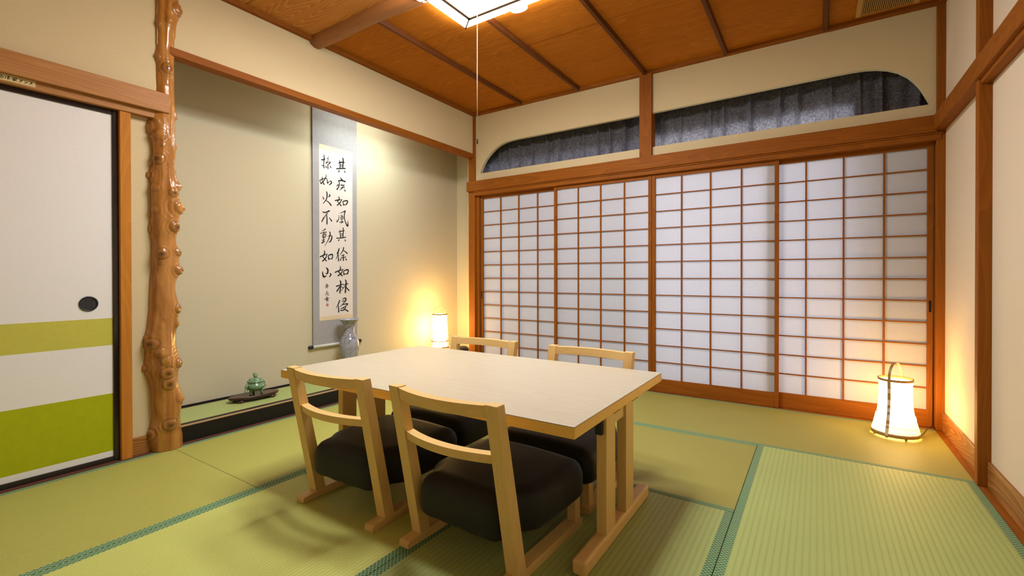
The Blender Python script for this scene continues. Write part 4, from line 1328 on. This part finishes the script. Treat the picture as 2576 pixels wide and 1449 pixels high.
# ------------------------------------------------------------------ lanterns
def tall_lantern():
    t = thing('paper_lantern', 'tall glowing paper lantern with flared base and strap, on the tatami before the shoji', 'lantern', (1.487, -0.255, 0.001))
    def rad(z):
        P = [(0.018, 0.108), (0.03, 0.1065), (0.06, 0.099), (0.09, 0.0915), (0.13, 0.0845), (0.17, 0.0795), (0.21, 0.0765), (0.25, 0.0755), (0.29, 0.0765), (0.318, 0.0790)]
        for a, b in zip(P, P[1:]):
            if a[0] <= z <= b[0]:
                u = (z - a[0]) / (b[0] - a[0])
                return a[1] + (b[1] - a[1]) * u
        return P[-1][1]
    bm = nb()
    lathe(bm, [(rad(z), z) for z in [0.118 + i * 0.01 for i in range(21)]], seg=64, cap=False)
    obj('shade', bm, M['tall_shade'], t)
    # overlapped fan-shaped flakes of paper round the foot of the shade
    bm = nb()
    lay = bm.verts.layers.float.new('thin')
    seg = 168
    rings = []
    for i in range(49):
        z = 0.020 + 0.098 * i / 48
        ring = []
        row = int((z - 0.02) / 0.0245)
        for k in range(seg):
            ph = (k / seg * 14 + (0.5 if row % 2 else 0)) % 1.0
            u = ((z - 0.02) / 0.0245) % 1.0
            edge = 0.45 + 0.4 * math.sin(PI * ph)
            bump = (0.0030 if u < edge else 0.0010) + 0.0014 * math.sin(PI * ph)
            a = 2 * PI * k / seg
            r = rad(z) + bump
            v = bm.verts.new((r * math.cos(a), r * math.sin(a), z))
            v[lay] = min(1.0, (0.15 + 0.85 * abs(u - edge)) * 0.55 + max(0, (z - 0.06) / 0.058) ** 2 * 0.9)
            ring.append(v)
        rings.append(ring)
    for A, B in zip(rings, rings[1:]):
        for k in range(seg):
            bm.faces.new((A[k], A[(k + 1) % seg], B[(k + 1) % seg], B[k]))
    o = obj('shade_foot', bm, M['tall_skirt'], t)
    o['label'] = 'cream overlapped paper flakes round the foot of the shade'
    bm = nb()
    lathe(bm, [(0.106, 0.009), (0.1130, 0.009), (0.1128, 0.028), (0.1055, 0.028), (0.106, 0.009)], seg=64, cap=False)
    obj('base_ring', bm, M['bamboo_dark'], t)
    for k in range(4):
        a = 2 * PI * k / 4 + 0.35 - PI / 2
        bm = nb()
        x, y = 0.104 * math.cos(a), 0.104 * math.sin(a)
        bx(bm, x - 0.006, x + 0.006, y - 0.006, y + 0.006, 0.0, 0.011, 0.001)
        obj('foot', bm, M['bamboo_dark'], t)
    bm = nb()
    lathe(bm, [(0.0765, 0.316), (0.0815, 0.316), (0.0825, 0.330), (0.0775, 0.330), (0.0765, 0.316)], seg=64, cap=False)
    obj('top_ring', bm, M['bamboo_dark'], t)
    # strap: up the near side, arching over as a handle to the far side
    A0 = math.radians(-116)
    ca_, sa_ = math.cos(A0), math.sin(A0)
    bm = nb()
    def slab(r0, z0, r1, z1, w, th, mi):
        n = (-sa_, ca_)
        pts = []
        for r, z in ((r0, z0), (r1, z1)):
            for (dr, dw) in ((0, -w), (th, -w), (th, w), (0, w)):
                pts.append(((r + dr) * ca_ + dw * n[0], (r + dr) * sa_ + dw * n[1], z))
        hexa(bm, pts, mi=mi)
    zs = [0.004, 0.018, 0.026, 0.044, 0.056, 0.068, 0.080, 0.098, 0.112, 0.130, 0.146, 0.166, 0.184, 0.214, 0.232, 0.252, 0.276, 0.300, 0.322]
    pat = [0, 1, 1, 0, 1, 0, 1, 1, 0, 1, 1, 0, 0, 1, 0, 1, 0, 0]
    pat = [0, 1, 1, 1, 0, 1, 0, 1, 1, 0, 1, 0, 1, 0, 0, 1, 0, 0]
    for a, b, mi in zip(zs, zs[1:], pat):
        ra = max(rad(max(a, 0.018)), 0.0) + 0.003
        rb = rad(b) + 0.003
        slab(ra, a, rb, b, 0.0075, 0.004 if mi == 0 else 0.005, mi)
    obj('strap', bm, [M['bamboo_dark'], M['patch']], t)
    bm = nb()
    pts = []
    for i in range(33):
        a = PI * i / 32
        d = 0.0815 * math.cos(a)
        z = 0.318 + 0.100 * math.sin(a) ** 0.8
        pts.append((d * ca_, d * sa_, z))
    n = (-sa_, ca_)
    rings = []
    for i, p in enumerate(pts):
        a, b = Vector(pts[max(i - 1, 0)]), Vector(pts[min(i + 1, 32)])
        tv = (b - a).normalized()
        nv = Vector((n[0], n[1], 0))
        ov = tv.cross(nv)
        P = Vector(p)
        rings.append([bm.verts.new(P + nv * sx * 0.0065 + ov * so * 0.0022) for sx, so in ((-1, -1), (1, -1), (1, 1), (-1, 1))])
    for A, B in zip(rings, rings[1:]):
        for k in range(4):
            bm.faces.new((A[k], A[(k + 1) % 4], B[(k + 1) % 4], B[k]))
    bm.faces.new(rings[0]); bm.faces.new(rings[-1])
    obj('handle', bm, M['bamboo_dark'], t)
    bm = nb()
    tube(bm, [(0.100, 0.020, 0.012), (0.115, 0.035, 0.006), (0.132, 0.06, 0.010), (0.15, 0.09, 0.03), (0.17, 0.13, 0.042), (0.188, 0.165, 0.040), (0.203, 0.20, 0.022), (0.207, 0.218, 0.004)], 0.0026, 8)
    o = obj('power_cord', bm, M['brown_knob'], t)
    o['label'] = 'thin brown power cord'
tall_lantern()

def basket_lantern():
    bm = nb()
    bx(bm, -0.15, 0.15, -0.15, 0.15, 0.0, 0.108, 0.004)
    o = obj('low_stand', bm, M['stand'])
    o.location = (-2.09, -0.215, 0.0985)
    tag(o, 'low pale box stand under the small basket lantern in the alcove', 'stand')
    t = thing('basket_lantern', 'small lit lantern with bamboo basket foot in the alcove corner', 'lantern', (-2.065, -0.225, 0.2075), math.radians(0))
    def rad(z):
        return 0.0925 - 0.019 * min(1, z / 0.335)
    bm = nb()
    lathe(bm, [(rad(z) - 0.004, z) for z in [0.008 + 0.0327 * i for i in range(11)]], seg=48, cap=False)
    obj('shade', bm, M['basket_shade'], t)
    for nm, z, h, e in (('base_ring', 0.0, 0.013, 0.004), ('middle_band', 0.064, 0.008, 0.002), ('top_ring', 0.328, 0.014, 0.003)):
        bm = nb()
        r = rad(z + h / 2)
        lathe(bm, [(r - 0.002, z), (r + e, z), (r + e, z + h), (r - 0.002, z + h), (r - 0.002, z)], seg=48, cap=False)
        obj(nm, bm, M['bamboo'], t)
    # woven lattice round the foot
    bm = nb()
    for k in range(30):
        for s in (-1, 1):
            pts = []
            for i in range(7):
                z = 0.008 + 0.092 * i / 6
                a = 2 * PI * k / 30 + s * 0.62 * i / 6
                r = rad(z) + 0.0005
                pts.append((r * math.cos(a), r * math.sin(a), z))
            tube(bm, pts, 0.0020, 5)
    obj('lattice', bm, M['bamboo'], t)
    # handle plane faces the room: it stands across the view from the table
    A0 = math.radians(42)
    ca_, sa_ = math.cos(A0), math.sin(A0)
    bm = nb()
    for s in (-1, 1):
        for side in (-1, 1):
            pts = []
            for i in range(12):
                z = 0.004 + 0.334 * i / 11
                r = rad(z) + 0.001
                a = A0 + (0 if s > 0 else PI) + side * 0.62 * (1 if s > 0 else -1)
                pts.append((r * math.cos(a), r * math.sin(a), z))
            tube(bm, pts, 0.004, 8, flat=(0.0046, 0.0022))
    obj('slats', bm, M['bamboo'], t)
    bm = nb()
    w = 0.056
    pts = []
    off = -rad(0.33) * 0.72
    for i in range(25):
        a = PI * i / 24
        pts.append((w * math.cos(a) * ca_, w * math.cos(a) * sa_, 0.335 + 0.078 * math.sin(a)))
    tube(bm, pts, 0.004, 8)
    obj('handle', bm, M['bamboo'], t)
basket_lantern()

# dark rounded cushion low in the alcove corner
bm = nb()
bmesh.ops.create_uvsphere(bm, u_segments=32, v_segments=18, radius=1)
for v in bm.verts:
    p = v.co
    f = lambda c: math.copysign(abs(c) ** 0.75, c)
    v.co = Vector((0.058 * f(p.x), 0.075 * f(p.y), 0.047 + 0.047 * f(p.z) + 0.010 * p.y * (p.z > 0)))
for f in bm.faces:
    f.smooth = True
o = obj('cushion', bm, M['velvet'])
o.location = (-1.985, 0.02, 0.099)
tag(o, 'small dark rounded cushion low in the alcove corner, seen through a chair back', 'cushion')

# ------------------------------------------------------------------ ceiling lamp
def ceiling_lamp():
    CX, CY_ = -0.367, -1.806
    t = thing('ceiling_lamp', 'square white paper ceiling lamp in a thin wooden frame', 'ceiling lamp', (CX, CY_, 2.545))
    zt, zb = 2.505 - 2.545, 2.447 - 2.545
    a, b = 0.400, 0.258
    bm = nb()
    bx(bm, -0.3, 0.3, -0.3, 0.3, -0.034, -0.032)
    obj('back_plate', bm, M['white_plastic'], t)
    bm = nb()
    bx(bm, -0.12, 0.12, 0.10, 0.30, -0.034, 0.018)
    obj('mount', bm, M['white_plastic'], t)
    bm = nb()
    bx(bm, -b + 0.012, b - 0.012, -b + 0.012, b - 0.012, zb + 0.004, zb + 0.006)
    o = obj('bottom_panel', bm, M['lamp_panel'], t)
    for k in range(4):
        c, s = math.cos(PI / 2 * k), math.sin(PI / 2 * k)
        R = lambda x, y, z: (x * c - y * s, x * s + y * c, z)
        bm = nb()
        v = [bm.verts.new(R(*q)) for q in ((-b, b, zb + 0.01), (b, b, zb + 0.01), (a, a, zt), (-a, a, zt))]
        bm.faces.new(v)
        obj('side_panel', bm, M['lamp_side'], t)
        bm = nb()
        hexa(bm, [R(-b - 0.004, b - 0.016, zb), R(b + 0.004, b - 0.016, zb), R(b + 0.004, b + 0.004, zb), R(-b - 0.004, b + 0.004, zb),
                  R(-b - 0.004, b - 0.016, zb + 0.014), R(b + 0.004, b - 0.016, zb + 0.014), R(b + 0.004, b + 0.004, zb + 0.014), R(-b - 0.004, b + 0.004, zb + 0.014)])
        obj('frame_bar', bm, M['lamp_frame'], t)
        bm = nb()
        tube(bm, [R(b, b, zb + 0.008), R(a + 0.006, a + 0.006, zt + 0.001)], 0.006, 6)
        obj('corner_rib', bm, M['lamp_frame'], t)
        bm = nb()
        # rounded paper tab that bulges past the outer edge in the middle of the side
        pts = [(0.055 * math.cos(PI * i / 16), a + 0.006 + 0.034 * math.sin(PI * i / 16)) for i in range(17)]
        vs = [bm.verts.new(R(x, y, zt - 0.004)) for x, y in pts]
        vt = [bm.verts.new(R(x, y, zt + 0.004)) for x, y in pts]
        bm.faces.new(vs); bm.faces.new(vt[::-1])
        for i in range(16):
            bm.faces.new((vs[i], vs[i + 1], vt[i + 1], vt[i]))
        obj('paper_tab', bm, M['lamp_tab'], t)
    bm = nb()
    tube(bm, [(0, 0, zb + 0.004), (0.001, 0, -0.3), (0, 0, -0.6), (0.0, 0, -0.905)], 0.0016, 8)
    o = obj('pull_cord', bm, M['cord'], t)
    o['label'] = 'thin pale pull cord'
    bm = nb()
    lathe(bm, [(0.0, -0.935), (0.0035, -0.935), (0.0042, -0.925), (0.0036, -0.908), (0.002, -0.903), (0.0, -0.903)], seg=16, cap=False)
    k = obj('pull_knob', bm, M['brown_knob'], o)
    k['label'] = 'dark pull knob at the cord end'
ceiling_lamp()

# ------------------------------------------------------------------ slatted vent in the ceiling
def vent():
    t = thing('ceiling_vent', 'pale wooden slatted vent in the ceiling corner', 'vent', (1.458, -0.29, 2.552))
    bm = nb()
    bx(bm, -0.146, 0.146, -0.20, 0.208, 0.006, 0.008)
    obj('backing', bm, M['vent_dark'], t)
    for s in (-1, 1):
        bm = nb()
        a, b = sorted((s * 0.153, s * 0.126))
        bx(bm, a, b, -0.21, 0.210, -0.006, 0.012, 0.001)
        obj('frame', bm, M['vent_frame'], t)
    bm = nb()
    bx(bm, -0.126, 0.126, -0.21, -0.19, -0.006, 0.012, 0.001)
    obj('frame', bm, M['vent_frame'], t)
    for i in range(26):
        x = -0.121 + 0.242 * i / 25
        bm = nb()
        bx(bm, x - 0.0026, x + 0.0026, -0.19, 0.208, -0.004, 0.007)
        obj('slat', bm, M['vent_frame'], t)
vent()

# ------------------------------------------------------------------ name plate on the lintel
def sign():
    t = thing('name_sign', 'small ivory name plate with black characters on the door lintel', 'sign', (-1.799, -3.25, 1.78))
    bm = nb()
    bx(bm, 0.0, 0.0022, -3.36 + 3.25, -3.157 + 3.25, 1.7645 - 1.78, 1.7965 - 1.78 - 0.004, 0.0006)
    obj('plate', bm, M['sign'], t)
    bm = brush(nb(), SIGN_INK, 0.0024, 0.0002, -3.25, 1.78)
    o = obj('lettering', bm, M['ink'], t)
    o['label'] = 'black characters'
sign()
